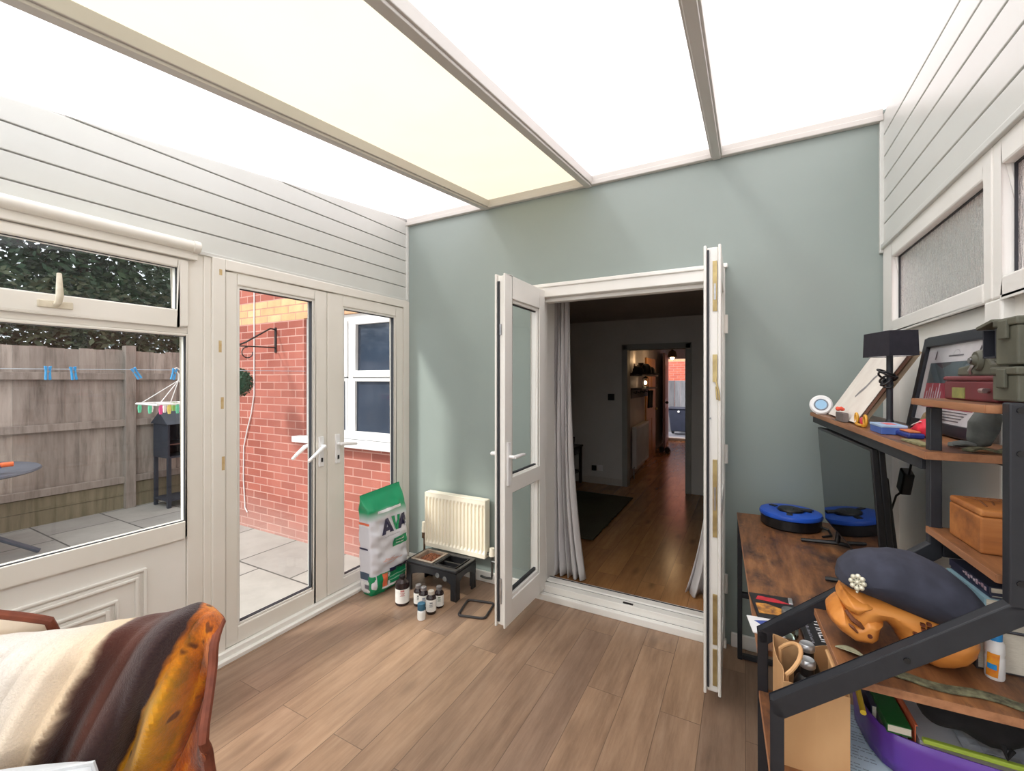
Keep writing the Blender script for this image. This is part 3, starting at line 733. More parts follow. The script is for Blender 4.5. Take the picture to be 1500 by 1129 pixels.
m = M().cyl((-1.1, 7.8, 1.96), (-1.1, 7.8, 2.262), .005, n=8); m.lathe([(.045, 2.262), (.04, 2.24), (.006, 2.235)], (-1.1, 7.8, 0)); obj('cord', m, BLACK, t, smooth=True)
obj('bulb', M().sphere((-1.1, 7.8, 1.825), .034, 12), emis('lamp_bulb', (255, 214, 160), 14), t, smooth=True)
for (x, y, z, p, r_) in ((-1.1, 7.8, 1.76, 3.0, .04), (hallw(6.75) + .10, 6.75, 1.75, .7, .03)):
    li = bpy.data.lights.new('hall_light', 'POINT'); li.energy = p; li.color = (1, .66, .34); li.shadow_soft_size = r_
    lo = bpy.data.objects.new('hall_light', li); lo.location = (x, y, z); COL.objects.link(lo)
t = thing('shoe', 'dark shoe on the hallway floor beside the open front door', 'shoe', (-1.47, 9.1, 0), group='shoes in the hallway')
m = M().inflate([(0, 0), (.26, 0), (.27, .03), (.2, .06), (.11, .09), (.09, .11), (.0, .105)], .042, .035, lambda a, b, d_: (-1.47 + d_, 8.95 + a, b + .01), 30); obj('upper', m, CLOTH_D, t, smooth=True)
m = M().box(-1.51, -1.43, 8.95, 9.22, 0, .016); obj('sole', m, BLACK, t, bevel=.006)
dup(t, (-1.36, 9.06, 0), 'dark shoe lying further out in the hallway', 'shoes in the hallway')

# switch, socket, mirror, side table with photo frame, rug, curtains
m = M().box(-1.675, -1.585, YI - .012, YI, 1.165, 1.255)
t = thing('light_switch', 'black square light switch on the living room wall', 'switch', (-1.63, YI - .005, 1.165)); obj('plate', m, BLACKP, t, bevel=.003)
m = M().box(-1.642, -1.618, YI - .018, YI - .012, 1.19, 1.23); obj('rocker', m, BLACKP, t, bevel=.002)
t = thing('wall_socket', 'double wall socket, half black and half white, near the living room floor', 'socket', (-1.83, YI - .005, .17))
obj('plate', box(-1.90, -1.75, YI - .010, YI, .175, .26), WHITE_P, t, bevel=.003); obj('black_plug', box(-1.90, -1.835, YI - .035, YI - .010, .18, .25), BLACKP, t, bevel=.004, label='black plug pushed into the socket')
t = thing('wall_mirror', 'dark framed mirror on the living room wall beside the curtain', 'mirror', (-2.5, YI - .02, 1.1))
m = M(); pts = []
def mir(a, b, s): return (-2.5 + a * .265 * s, YI - .025, 1.48 + b * .375 * s)
ol = [(-1, -.8), (-.8, -.92), (.8, -.92), (1, -.8), (.94, 0), (1, .8), (.75, .95), (0, 1.0), (-.75, .95), (-1, .8), (-.94, 0)]
n_ = len(ol); m.add([mir(a, b, 1) for a, b in ol] + [mir(a, b, .80) for a, b in ol] + [tuple(Vector(mir(a, b, .99)) + Vector((0, .024, 0))) for a, b in ol] + [tuple(Vector(mir(a, b, .80)) + Vector((0, .024, 0))) for a, b in ol],
    [(i, (i + 1) % n_, n_ + (i + 1) % n_, n_ + i) for i in range(n_)] + [(i, 2 * n_ + i, 2 * n_ + (i + 1) % n_, (i + 1) % n_) for i in range(n_)] + [(n_ + i, n_ + (i + 1) % n_, 3 * n_ + (i + 1) % n_, 3 * n_ + i) for i in range(n_)])
obj('mirror_frame', m, pm('dark_carved_frame', (58, 46, 38), (36, 28, 24), 24, .5, bump=.4), t)
obj('mirror_glass', M().prism(ol, lambda a, b, d_: (-2.5 + a * .265 * .82, YI - .015 + d_, 1.48 + b * .375 * .82), 0, .006), pm('mirror_silver', (150, 152, 156), None, 4, .05, 1), t)
t = thing('side_table', 'dark wooden side table behind the left curtain', 'table', (-2.25, 5.62, 0))
DW = pm('dark_table_wood', (58, 42, 36), (40, 28, 26), 10, .4, stretch=(1, 1, 5))
obj('tabletop', box(-2.50, -2.02, 5.44, 5.86, .51, .535), DW, t, bevel=.004); obj('apron', box(-2.47, -2.05, 5.47, 5.83, .42, .51), DW, t); obj('lower_shelf', box(-2.47, -2.05, 5.47, 5.83, .16, .18), DW, t)
for sx in (-2.47, -2.05):
    for sy in (5.47, 5.83): obj('leg', box(sx - .018, sx + .018, sy - .018, sy + .018, 0, .51), DW, t)
t = thing('photo_frame', 'small dark photo frame standing on the side table', 'photo frame', (-2.13, 5.6, .535))
m = M(); f_ = lambda a, b, d_: (-2.20 + a, 5.6 + d_ + b * .2, .536 + b); frame_m(m, f_, 0, .14, 0, .13, .012, .012, .012, .012, -.006, .006); obj('frame', m, DW, t)
obj('picture', M().add([f_(.01, .01, 0), f_(.13, .01, 0), f_(.13, .12, 0), f_(.01, .12, 0)], [(0, 1, 2, 3)]), pm('faded_photo', (150, 140, 130), (90, 84, 80), 18, .4), t, fix=False)
def rug():
    m = M().grid(lambda u, v: (-3.4 + 2.2 * u + (.0 if 0 < u < 1 else .004 * math.sin(v * 90)), 3.74 + 1.55 * v, .014 + .002 * math.sin(u * 40) * math.sin(v * 37)), 40, 30)
    t = NT('dark_green_rug_pile'); p = t.bsdf(.95, 0, .1); f = t.noise(t.coords('Object'), 60, 4, .8); g = t.noise(t.coords('Object'), 3, 3)
    c = t.ramp(f, [(.3, (62, 66, 50)), (.7, (92, 92, 72))]); t.l(t.mix(g, c, (70, 62, 54)), p.inputs['Base Color']); t.bump(f, p, .8, .01)
    obj('rug', m, t.m, label='dark green pile rug on the living room floor', cat='rug', solid=.013)
rug()
CURT = pm('white_curtain_cloth', (214, 210, 208), (206, 202, 202), 5, .85, bump=.1)
def curtain(label, xt0, xt1, xb0, xb1, y, flare):
    def f(u, v):
        z = .012 + v * 2.16; k = (1 - v) ** 4.2
        x0 = xt0 + (xb0 - xt0) * k; x1 = xt1 + (xb1 - xt1) * k
        ph = u * 2 * PI * 6
        amp = .022 + .03 * (1 - v) ** 2
        return (x0 + (x1 - x0) * u + .006 * math.sin(ph * 1.7 + v * 3), y + amp * math.sin(ph + .6 * math.sin(v * 5)) - flare * (1 - v) ** 5, z)
    t = thing('curtain', label, 'curtain', ((xb0 + xb1) / 2, y, 0), group='curtains at the house doorway')
    obj('curtain_cloth', M().grid(f, 96, 40), CURT, t, smooth=True, solid=.003)
    for i in range(7):
        xx = xt0 + (xt1 - xt0) * (i + .5) / 7; obj('curtain_ring', M().lathe([(.016, -.003), (.019, 0), (.016, .003), (.013, 0), (.016, -.003)], (xx, 3.12, 2.209), 14, Matrix.Rotation(PI / 2, 3, 'Y')), BLACK, t, smooth=True)
curtain('white curtain gathered at the radiator side of the house doorway', -1.34, -1.17, -1.33, -1.02, 3.10, .10)
curtain('white curtain behind the edge on door near the desk', -.20, .10, -.36, .10, 3.18, .05)
m = M().cyl((-1.75, 3.12, 2.212), (.55, 3.12, 2.212), .010); m.sphere((-1.77, 3.12, 2.212), .025); m.sphere((.57, 3.12, 2.212), .025)
for x_ in (-1.55, .35): m.box(x_ - .012, x_ + .012, 2.97, 3.12, 2.205, 2.22); m.box(x_ - .02, x_ + .02, 2.965, 2.975, 2.17, 2.25)
obj('curtain_rail', m, BLACK, label='black curtain rail above the house doorway inside', cat='curtain rail', smooth=True)

# beyond the front door
obj('patio_front', box(-5, 3, 11.05, 17, -.16, -.11), pm('front_paving', (150, 150, 160), (136, 136, 146), 3, .8), kind='structure', cat='paving', label='grey paving outside the front door')
obj('wall_front_brick', box(-5, 2.5, 14.6, 14.8, -.2, 6), m_brick('front_brick', 'X', True, ((214, 110, 84), (190, 92, 72))), kind='structure', cat='wall', label='red brick house wall across from the front door')
FENCEG = None
def m_fence(name, c1, c2, c3):
    t = NT(name); p = t.bsdf(.85, 0, .15)
    ri = t.n('NewGeometry').outputs['Random Per Island']
    v = t.coords('World', (9, 9, 1.0)); f = t.noise(v, 1.8, 6, .65); g = t.noise(t.coords('World'), 2.2, 4)
    c = t.ramp(f, [(.28, c3), (.5, c2), (.72, c1)])
    c = t.mix(1, c, t.ramp(ri, [(0, (196, 192, 190)), (1, (255, 252, 250))]), 'MULTIPLY')
    c = t.mix(t.math('MULTIPLY', t.math('SUBTRACT', g, .45), .9), c, c3)
    t.l(c, p.inputs['Base Color']); t.bump(f, p, .3, .004); return t.m
FENCE = m_fence('weathered_fence_wood', (206, 199, 191), (186, 178, 170), (140, 133, 125))
FENCE_G = m_fence('mossy_gravel_board', (172, 165, 142), (152, 146, 124), (122, 120, 98))
FENCE_F = m_fence('grey_front_fence', (150, 152, 158), (134, 136, 142), (110, 112, 116))
t = thing('fence', 'grey timber fence seen through the far front door', 'fence', (-1.6, 13.6, -.11))
m = M()
for i in range(14): m.box(-2.6 + i * .15, -2.6 + i * .15 + .145, 13.6 + .01 * (i % 2), 13.62 + .01 * (i % 2), -.11, 1.42)
obj('boards', m, FENCE_F, t); obj('rail', box(-2.6, -.5, 13.63, 13.67, .3, .38), FENCE_F, t)
t = thing('wheelie_bin', 'dark wheelie bin seen through the far front door', 'bin', (-1.68, 13.1, -.11))
DKB = pm('dark_blue_black_bin', (52, 58, 76), (44, 50, 66), 6, .5)
m = M(); w0, w1 = .22, .28
m.add([(-1.64 - w0, 13.1 - w0, .0), (-1.64 + w0, 13.1 - w0, .0), (-1.64 + w0, 13.1 + w0, .0), (-1.64 - w0, 13.1 + w0, .0), (-1.64 - w1, 13.1 - w1, .62), (-1.64 + w1, 13.1 - w1, .62), (-1.64 + w1, 13.1 + w1, .62), (-1.64 - w1, 13.1 + w1, .62)],
      [(0, 3, 2, 1), (4, 5, 6, 7), (0, 1, 5, 4), (1, 2, 6, 5), (2, 3, 7, 6), (3, 0, 4, 7)]); obj('body', m, DKB, t, bevel=.02)
obj('lid', box(-1.95, -1.33, 12.79, 13.42, .622, .66), DKB, t, bevel=.015); obj('emblem', M().cyl((-1.64, 12.83, .56), (-1.64, 12.79, .56), .03), WHITE_P, t)
for sx in (-1.86, -1.42): obj('wheel', M().cyl((sx - .03, 13.3, -.02), (sx + .03, 13.3, -.02), .09), BLACK, t, smooth=True)

# ------------------------------------------------------------------ outside the patio doors
ZP = -.10
def m_patio():
    t = NT('sandstone_slabs'); p = t.bsdf(.8, 0, .25)
    pos = t.n('NewGeometry').outputs['Position']; sx = t.n('SeparateXYZ'); t.l(pos, sx.inputs[0])
    cx = t.n('CombineXYZ'); t.l(t.math('ADD', sx.outputs[0], .08), cx.inputs[0]); t.l(t.math('ADD', sx.outputs[1], .1), cx.inputs[1])
    b = t.n('TexBrick'); b.offset = .43; b.squash = .8; b.squash_frequency = 2
    for k, v in (('Scale', 1), ('Brick Width', .86), ('Row Height', .56), ('Mortar Size', .008), ('Mortar Smooth', .2)): b.inputs[k].default_value = v
    b.inputs['Color1'].default_value = lin((178, 176, 170)); b.inputs['Color2'].default_value = lin((160, 158, 154)); b.inputs['Mortar'].default_value = lin((88, 88, 86))
    t.l(cx.outputs[0], b.inputs['Vector']); n = t.noise(t.coords('World'), 3.5, 6, .65)
    c = t.mix(t.math('MULTIPLY', t.math('SUBTRACT', n, .38), 1.1), b.outputs['Color'], (128, 126, 120)); t.l(c, p.inputs['Base Color']); t.bump(t.math('SUBTRACT', n, b.outputs['Fac']), p, .3, .006); return t.m
obj('patio', box(-9, XL - .06, -6, 6.5, ZP - .08, ZP), m_patio(), kind='structure', cat='patio', label='pale stone slab patio outside the glass doors')
BRK = m_brick('house_red_brick', 'X')
m = M(); XB0, XB1 = -5.15, XL - .06
wx0, wx1, wz0, wz1 = -3.70, -2.50, .92, 2.035
m.box(XB0, wx0, YW + .03, YW + .25, ZP, 5.5); m.box(wx1, XB1 + .02, YW + .03, YW + .25, ZP, 5.5); m.box(wx0, wx1, YW + .03, YW + .25, ZP, wz0); m.box(wx0, wx1, YW + .03, YW + .25, wz1, 5.5)
m.box(XB0, XB0 + .2, YW + .25, 7, ZP, 5.5)
obj('wall_house_brick', m, BRK, kind='structure', cat='wall', label='red brick house wall with a buff brick band, outside the patio doors')
w = thing('window_4', 'white house window set in the brick wall outside the patio doors', 'window', (-3.1, YW + .05, .9), kind='structure')
BY = lambda a, b, d_: (a, YW + .055 + d_, b)
m = M(); frame_m(m, BY, wx0, wx1, wz0, wz1, .06, .05, .055, .06, 0, .07); m.box(-3.128, -3.072, YW + .056, YW + .124, wz0 + .056, wz1 - .061); obj('frame', m, WHITE_P, w, bevel=.004)
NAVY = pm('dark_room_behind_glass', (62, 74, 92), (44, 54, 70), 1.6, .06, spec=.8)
for a0, a1 in ((-3.637, -3.131), (-3.069, -2.553)):
    m = M(); frame_m(m, BY, a0, a1, 1.475, 1.975, .045, .045, .055, .04, -.014, .02); s_ = obj('sash', m, WHITE_P, w, bevel=.004)
    obj('glass', M().box(a0 + .04, a1 - .04, YW + .075, YW + .08, 1.52, 1.94), NAVY, s_)
    m = M(); frame_m(m, BY, a0, a1, .965, 1.465, .03, .03, .03, .03, -.004, .02); s_ = obj('sash', m, WHITE_P, w, bevel=.004)
    obj('glass', M().box(a0 + .025, a1 - .025, YW + .075, YW + .08, .99, 1.44), NAVY, s_)
obj('window_sill', box(wx0 - .06, wx1 + .03, YW - .06, YW + .1, .865, .92), WHITE_P, w, bevel=.006)

m = M().tube([(-4.482, YW + .022, 5.0), (-4.482, YW + .022, 2.3), (-4.484, YW + .022, 1.30), (-4.53, YW + .02, 1.1), (-4.60, YW + .018, .92), (-4.665, YW + .02, .74), (-4.67, YW + .02, .4), (-4.64, YW + .02, .1), (-4.60, YW + .02, .06)], .006, 8)
obj('cable', m, WHITE_P, label='thin white cable running down the red brick wall', cat='cable', smooth=True)
t = thing('plant_bracket', 'black iron plant bracket on the red brick wall', 'bracket', (-4.13, YW, 1.72))
IRON = pm('black_iron', (46, 40, 40), (34, 30, 30), 20, .6)
obj('backplate', box(-4.142, -4.118, YW + .02, YW + .032, 1.72, 1.97), IRON, t)
m = M().tube([(-4.13, YW + .02, 1.95), (-4.128, YW - .03, 1.955), (-4.12, YW - .12, 1.90), (-4.11, YW - .28, 1.80), (-4.1, YW - .36, 1.765), (-4.1, YW - .385, 1.78), (-4.1, YW - .37, 1.80)], .008, 8)
obj('arm', m, IRON, t, smooth=True)
m = M().tube([(-4.13, YW + .02, 1.77), (-4.11, YW - .2, 1.765), (-4.10, YW - .36, 1.76)], .006, 8)
m.tube([(-4.1, YW - .27 + .05 * math.cos(a), 1.705 + .05 * math.sin(a)) for a in [PI / 2 + k * .35 for k in range(15)]], .005, 6); obj('brace_scroll', m, IRON, t, smooth=True)
t = thing('topiary_ball', 'dark green artificial topiary ball hanging from the wall bracket', 'topiary ball', (-4.10, YW - .37, 1.30))
cc = Vector((-4.10, YW - .37, 1.425)); m = M(); m.sphere(cc, .115, 14)
for k in range(900):
    n = Vector((rng.gauss(0, 1), rng.gauss(0, 1), rng.gauss(0, 1))).normalized(); p = cc + n * (.115 + rng.random() * .022); a = n.orthogonal().normalized(); a = Quaternion(n, rng.random() * 6.3) @ a; b = n.cross(a)
    a = (a + n * .7).normalized(); s2 = .016
    m.add([p - b * s2 * .5, p + a * s2, p + b * s2 * .5, p - a * s2 * .6], [(0, 1, 2, 3)])
obj('foliage', m, pm('box_leaf_green', (50, 92, 66), (30, 62, 46), 40, .7), t, fix=False)
obj('chain', M().tube([(-4.10, YW - .37, 1.53), (-4.10, YW - .37, 1.78)], .003, 6), IRON, t)

# timber fence
XFn = -6.6
t = thing('fence', 'weathered timber fence panels behind the patio', 'fence', (XFn, 1.5, ZP))
posts = [-3.05, -1.22, .60, 2.41, 4.24, 6.05]
for i in range(len(posts) - 1):
    a, b = posts[i] + .02, posts[i + 1] - .02; m = M(); y = a
    while y < b - .02:
        wv = min(rng.uniform(.105, .135), b - y); m.box(XFn - .02 - rng.uniform(0, .010), XFn - .038, y, y + wv + .006, .19, 1.80 + rng.uniform(-.012, .012)); y += wv
    obj('board_panel', m, FENCE, t)
    for z in (.245, .93, 1.49): obj('rail', box(XFn - .02, XFn + .03, a - .02, b + .02, z - .04, z + .04), FENCE, t, bevel=.004)
    obj('gravel_board', box(XFn - .03, XFn - .005, a, b, ZP, .055), FENCE_G, t); obj('gravel_board', box(XFn - .025, XFn, a, b, .06, .195), FENCE_G, t)
for y in posts: obj('post', box(XFn - .045, XFn + .055, y - .05, y + .05, ZP, 1.86), FENCE, t, bevel=.004)

# trees and hedge beyond the fence
def leaves(m, c, rad, n, size, seed):
    g = random.Random(seed)
    for _ in range(n):
        d = Vector((g.gauss(0, 1), g.gauss(0, 1), g.gauss(0, 1))).normalized(); p = Vector(c) + Vector((d.x * rad[0], d.y * rad[1], d.z * rad[2])) * (g.random() ** .45)
        a = Vector((g.gauss(0, 1), g.gauss(0, 1), g.gauss(0, .6))).normalized(); b = a.orthogonal().normalized(); b = Quaternion(a, g.random() * 6.3) @ b
        s2 = size * g.uniform(.6, 1.3); m.add([p - a * s2, p + b * s2 * .45, p + a * s2, p - b * s2 * .45], [(0, 1, 2, 3)])
LEAF = [pm('leaf_dark_green', (62, 90, 60), (34, 56, 38), 3, .6), pm('leaf_grey_green', (78, 100, 78), (46, 66, 52), 3, .6), pm('leaf_olive', (84, 94, 66), (52, 62, 42), 3, .6)]
BARK = pm('tree_bark', (92, 78, 66), (62, 52, 44), 12, .9, bump=.4, stretch=(3, 3, .6))
def tree(label, x, y, h, rad, n, size, mat, seed):
    t = thing('garden_tree', label, 'tree', (x, y, ZP), group='trees beyond the fence'); g = random.Random(seed)
    m = M().tube([(x, y, ZP), (x + .1, y + .05, h * .4), (x, y + .1, h * .8)], [.14, .10, .04], 8)
    for k in range(6):
        a = k * 1.05 + g.random(); m.tube([(x + .05, y + .05, h * (.3 + .07 * k)), (x + math.cos(a) * rad * .5, y + math.sin(a) * rad * .5, h * (.45 + .07 * k))], [.05, .02], 6)
    obj('trunk', m, BARK, t, smooth=True)
    m = M()
    for k in range(9):
        a = g.random() * 6.3; r_ = rad * .55 * math.sqrt(g.random()); leaves(m, (x + math.cos(a) * r_, y + math.sin(a) * r_, h * g.uniform(.42, .92)), (rad * .55, rad * .55, h * .17), n // 9, size, seed * 10 + k)
    obj('crown', m, mat, t, fix=False)
tree('loose grey green tree beyond the fence with bright gaps between its leaves', -9.0, .75, 5.2, 1.5, 4200, .06, LEAF[1], 3)
tree('dense dark green tree beyond the fence behind the washing line', -8.6, 2.5, 5.0, 1.9, 17000, .06, LEAF[0], 4)
tree('dark green tree beyond the fence next to the house corner', -9.6, 5.0, 5.6, 2.1, 16000, .06, LEAF[0], 5)
tree('tall dark tree beyond the fence, nearest the garden end', -9.8, -1.6, 6.0, 1.9, 10000, .06, LEAF[1], 6)
t = thing('hedge', 'olive hedge showing just above the timber fence', 'hedge', (-7.5, 1.5, ZP))
m = M()
for k in range(22): leaves(m, (-7.5 + rng.uniform(-.15, .15), -3 + k * .42, 1.65 + rng.uniform(-.1, .1)), (.4, .5, 1.2), 1500, .05, 100 + k)
obj('foliage', m, LEAF[2], t, fix=False)
m = M()
for k in range(10): m.tube([(-7.5, -3 + k * .95, ZP), (-7.5 + .1, -2.9 + k * .95, 1.5)], [.03, .012], 6)
obj('stems', m, BARK, t)

# washing line with pegs, peg hanger, barbecue, patio table
XLN = -3.6
obj('washing_line', M().tube([(XLN, -5.5, 1.56), (XLN, -2, 1.515), (XLN, .5, 1.508), (XLN, 2.62, 1.53)], .0022, 6), pm('pale_blue_line', (190, 200, 214), None, 10, .5), label='thin pale washing line across the patio', cat='washing line')
PEG = pm('blue_plastic_peg', (70, 170, 232), (54, 150, 214), 20, .4)
def peg(i, y, tilt, label):
    z = 1.512
    t = thing('clothes_peg', label, 'clothes peg', (XLN, y, z - .07), group='blue pegs on the washing line')
    q = Matrix.Rotation(tilt, 3, 'X')
    for s2 in (-1, 1):
        m = M(); prof = [(s2 * .003, .028), (s2 * .016, .03), (s2 * .012, .0), (s2 * .014, -.05), (s2 * .004, -.052)]
        m.prism(prof, lambda a, b, d_: tuple(Vector((XLN, y, z)) + q @ Vector((d_, a, b - .012))), -.007, .007); obj('jaw', m, PEG, t, bevel=.002)
    m = M().cyl(Vector((XLN - .009, y, z - .014)), Vector((XLN + .009, y, z - .014)), .006, n=10); obj('spring', m, STEEL, t)
for i, (y, a, lb) in enumerate(((.936, 0, 'blue clothes peg on the washing line, furthest from the peg hanger'), (1.044, .1, 'blue clothes peg on the washing line, second from the open end'), (1.344, .5, 'tilted blue clothes peg on the washing line before the fence post'), (1.575, -.2, 'blue clothes peg on the washing line above the peg hanger'))): peg(i, y, a, lb)
t = thing('peg_hanger', 'white sock hanger with multicoloured pegs on the washing line', 'peg hanger', (XLN, 1.60, 1.24))
m = M().tube([(XLN, 1.60, 1.44), (XLN, 1.60, 1.49), (XLN, 1.585, 1.515), (XLN, 1.575, 1.53), (XLN, 1.59, 1.535), (XLN, 1.61, 1.52)], .005, 8); obj('hook', m, WHITE_P, t, smooth=True)
m = M()
for a, b in ((-.13, -.17), (.13, -.17), (-.13, .17), (.13, .17), (0, -.05)): m.tube([(XLN, 1.60, 1.445), (XLN + a, 1.60 + b, 1.285)], .003, 6)
obj('cords', m, WHITE_P, t)
m = M(); m.tube([(XLN - .15, 1.41, 1.282), (XLN + .15, 1.41, 1.282), (XLN + .15, 1.79, 1.282), (XLN - .15, 1.79, 1.282)], .007, 8, True)
for k in (1.53, 1.66): m.tube([(XLN - .15, k, 1.282), (XLN + .15, k, 1.282)], .005, 6)
obj('rack', m, WHITE_P, t, smooth=True)
pc = [(236, 90, 150), (240, 220, 120), (110, 210, 170), (250, 240, 240), (220, 110, 190), (150, 200, 110)]
k = 0
for (x, n_) in ((XLN + .15, 8), (XLN - .15, 6), (XLN, 5)):
    for i in range(n_):
        y = 1.43 + i * .34 / (n_ - 1); c = pc[k % 6]; k += 1
        m = M().prism([(-.007, .012), (.007, .012), (.010, -.02), (.006, -.05), (-.006, -.05), (-.010, -.02)], lambda a, b, d_: (x + d_, y + a, 1.268 + b), -.006, .006)
        obj('hanging_peg', m, pm('peg_%d_%d_%d' % c, c, None, 20, .4), t, label={0: 'pink peg', 1: 'yellow peg', 2: 'mint peg', 3: 'white peg', 4: 'purple peg', 5: 'green peg'}[(k - 1) % 6])
# barbecue: gabled dark metal box on legs, open front to the right
t = thing('barbecue', 'dark grey metal barbecue with a gabled hood standing against the fence', 'barbecue', (-6.28, 2.77, ZP))
ANTH = pm('anthracite_metal', (58, 64, 76), (48, 54, 64), 8, .5)
bx0, bx1, by0, by1 = -6.46, -6.10, 2.60, 2.94
m = M(); m.box(bx0, bx1, by0, by0 + .02, .52, .92); m.box(bx0, bx0 + .02, by0 + .02, by1, .52, .92); m.box(bx0, bx1, by0, by1, .50, .52); m.box(bx0, bx1, by1 - .02, by1, .52, .92); obj('box_body', m, ANTH, t)
m = M().prism([(bx0 - .03, .91), (bx1 + .03, .91), ((bx0 + bx1) / 2, 1.06)], lambda a, b, d_: (a, d_, b), by0 - .02, by1 + .02); obj('gabled_hood', m, ANTH, t, bevel=.004)
obj('grill_shelf', box(bx0 + .02, bx1, by0 + .02, by1 - .02, .66, .672), STEEL, t)
for x in (bx0 + .02, bx1 - .02):
    for y in (by0 + .02, by1 - .02): obj('leg', box(x - .018, x + .018, y - .018, y + .018, ZP, .50), ANTH, t)
obj('lower_tray', box(bx0, bx1, by0, by1, -.02, .0), ANTH, t)
t = thing('patio_table', 'grey patio table with angled legs by the fence', 'table', (-5.9, .75, ZP))
TG = pm('grey_table_metal', (92, 98, 110), (80, 86, 98), 8, .45)
tx, ty, tz = -5.75, .80, .655
m = M().lathe([(.001, 0), (.62, 0), (.64, .012), (.63, .026), (.001, .03)], (tx, ty, tz), 40); obj('tabletop', m, TG, t, smooth=True)
m = M().cyl((tx, ty, .30), (tx, ty, tz), .04); m.cyl((tx, ty, .28), (tx, ty, .36), .06); obj('pedestal', m, TG, t, smooth=True)
for a in (25, 75, 150, 225, 290): obj('leg', M().tube([(tx + .04 * math.cos(R(a)), ty + .04 * math.sin(R(a)), .33), (tx + .62 * math.cos(R(a)), ty + .62 * math.sin(R(a)), ZP + .012)], .02, 8), TG, t, smooth=True)
t = thing('toy_blaster', 'blue, white and orange toy blaster lying on the patio table', 'toy', (tx + .39, ty + .20, tz + .03))
px, py, pz = tx + .39, ty + .20, tz + .03
obj('body', M().prism([(-.16, .01), (.10, .01), (.12, .05), (.10, .10), (-.13, .10), (-.17, .06)], lambda a, b, d_: (px + d_, py + a, pz + b), -.025, .025), pm('toy_blue', (44, 92, 190), None, 12, .4), t, bevel=.008)
obj('top_rail', box(px - .02, px + .02, py - .1, py + .09, pz + .10, pz + .125), WHITE_P, t, bevel=.004)
obj('muzzle', M().cyl((px, py + .115, pz + .065), (px, py + .19, pz + .065), .02), pm('toy_orange', (244, 120, 70), None, 12, .4), t, smooth=True)
obj('grip', M().prism([(-.12, .012), (-.06, .012), (-.09, .0), (-.13, .0)], lambda a, b, d_: (px + d_, py + a, pz + b), -.02, .02), pm('toy_orange', (244, 120, 70)), t)
# neighbouring wall beyond the obscured windows
obj('wall_neighbour', box(1.9, 2.1, -3, 5, -.2, 2.6), m_brick('neighbour_brick', 'Y', False, ((238, 206, 194), (228, 192, 180))), kind='structure', cat='wall', label='brick wall blurred behind the obscured windows')
obj('side_path', box(XR + .06, 1.9, -3, YW + .1, -.2, -.1), pm('side_path_concrete', (150, 148, 142), None, 4, .9), kind='structure', cat='path', label='concrete side path behind the obscured windows')
obj('wall_house_upper', box(XL - .04, 3.2, YW + .03, YW + .25, 2.752, 5.5), BRK, kind='structure', cat='wall', label='upper brick house wall above the sunroom roof')

# ------------------------------------------------------------------ pet food bag
bag = thing('pet_food_bag', 'large silver and green dry pet food bag with navy lettering, standing by the patio door', 'bag', (-2.235, 2.245, 0), R(-2))
BT = ROOT[bag.name]
def BW(m): m.v = [tuple(BT @ Vector(v)) for v in m.v]; return m
def prof_a(z):   # half thickness
    pts = [(0, .052), (.03, .068), (.15, .078), (.35, .076), (.50, .070), (.57, .060), (.62, .035), (.655, .010), (.68, .007)]
    return np.interp(z, [p[0] for p in pts], [p[1] for p in pts])
def prof_b(z):
    pts = [(0, .155), (.03, .165), (.2, .172), (.4, .176), (.55, .180), (.62, .182), (.68, .180)]
    return np.interp(z, [p[0] for p in pts], [p[1] for p in pts])
def lean(z): return -.02 * (z / .68) ** 2 - .018 * max(0, (z - .56) / .12)
def topz(y, z): return z + (z / .68) ** 3 * .012 * (y / .18)
def wr(y, z): return .0045 * math.sin(38 * z + 9 * y) + .0035 * math.sin(61 * z - 23 * y) + .002 * math.sin(110 * z + 40 * y) + .002 * math.sin(90 * y)
NS = 5.0
def front(y, z, off=0.0):
    a, b = prof_a(z), prof_b(z); k = min(abs(y / b), .999)
    return (lean(z) + a * (1 - k ** NS) ** (1 / NS) + wr(y, z) * min(1, a / .06) + off, y, topz(y, z))
def side(x, z, off=0.0):
    a, b = prof_a(z), prof_b(z); k = min(abs(x / a), .999)
    y = -b * (1 - k ** NS) ** (1 / NS)
    return (lean(z) + x, y - off + .012 * math.cos(x / a * PI / 2) * min(1, a / .06) * (1 if z < .6 else .4), topz(y, z))
def bagf(u, v):
    z = .68 * v; th = 2 * PI * u; c, s2 = math.cos(th), math.sin(th); a, b = prof_a(z), prof_b(z)
    x = a * math.copysign(abs(c) ** (2 / NS), c); y = b * math.copysign(abs(s2) ** (2 / NS), s2)
    if y < 0: y += .012 * math.cos(min(1, abs(x / a)) * PI / 2) * min(1, a / .06) * (1 if z < .6 else .4) * (abs(y) / b) ** 8
    return (lean(z) + x + wr(y, z) * min(1, a / .06) * (1 if c > 0 else -1) * abs(c) ** .3, y, topz(y, z))
m = M().grid(bagf, 120, 70, True); n0 = len(m.v); m.add([(lean(0), 0, 0)], []); m.f += [(n0, (i + 1) % 120, i) for i in range(120)]; m.mi += [0] * 120
t = NT('foil_bag_print'); p = t.bsdf(.40, 0, .5); oc = t.n('TexCoord').outputs['Object']; sx = t.n('SeparateXYZ'); t.l(oc, sx.inputs[0])
dz = t.math('ADD', sx.outputs[2], t.math('MULTIPLY', t.math('ABSOLUTE', t.math('ADD', sx.outputs[1], .02)), .12))
nz = t.noise(t.coords('Object'), 14, 4)
c = t.ramp(dz, [(.505, (222, 222, 230)), (.575, (16, 152, 100))]); e = t.ramp(sx.outputs[2], [(.0, (0, 0, 0)), (.012, (0, 0, 0)), (.016, (255, 255, 255))])
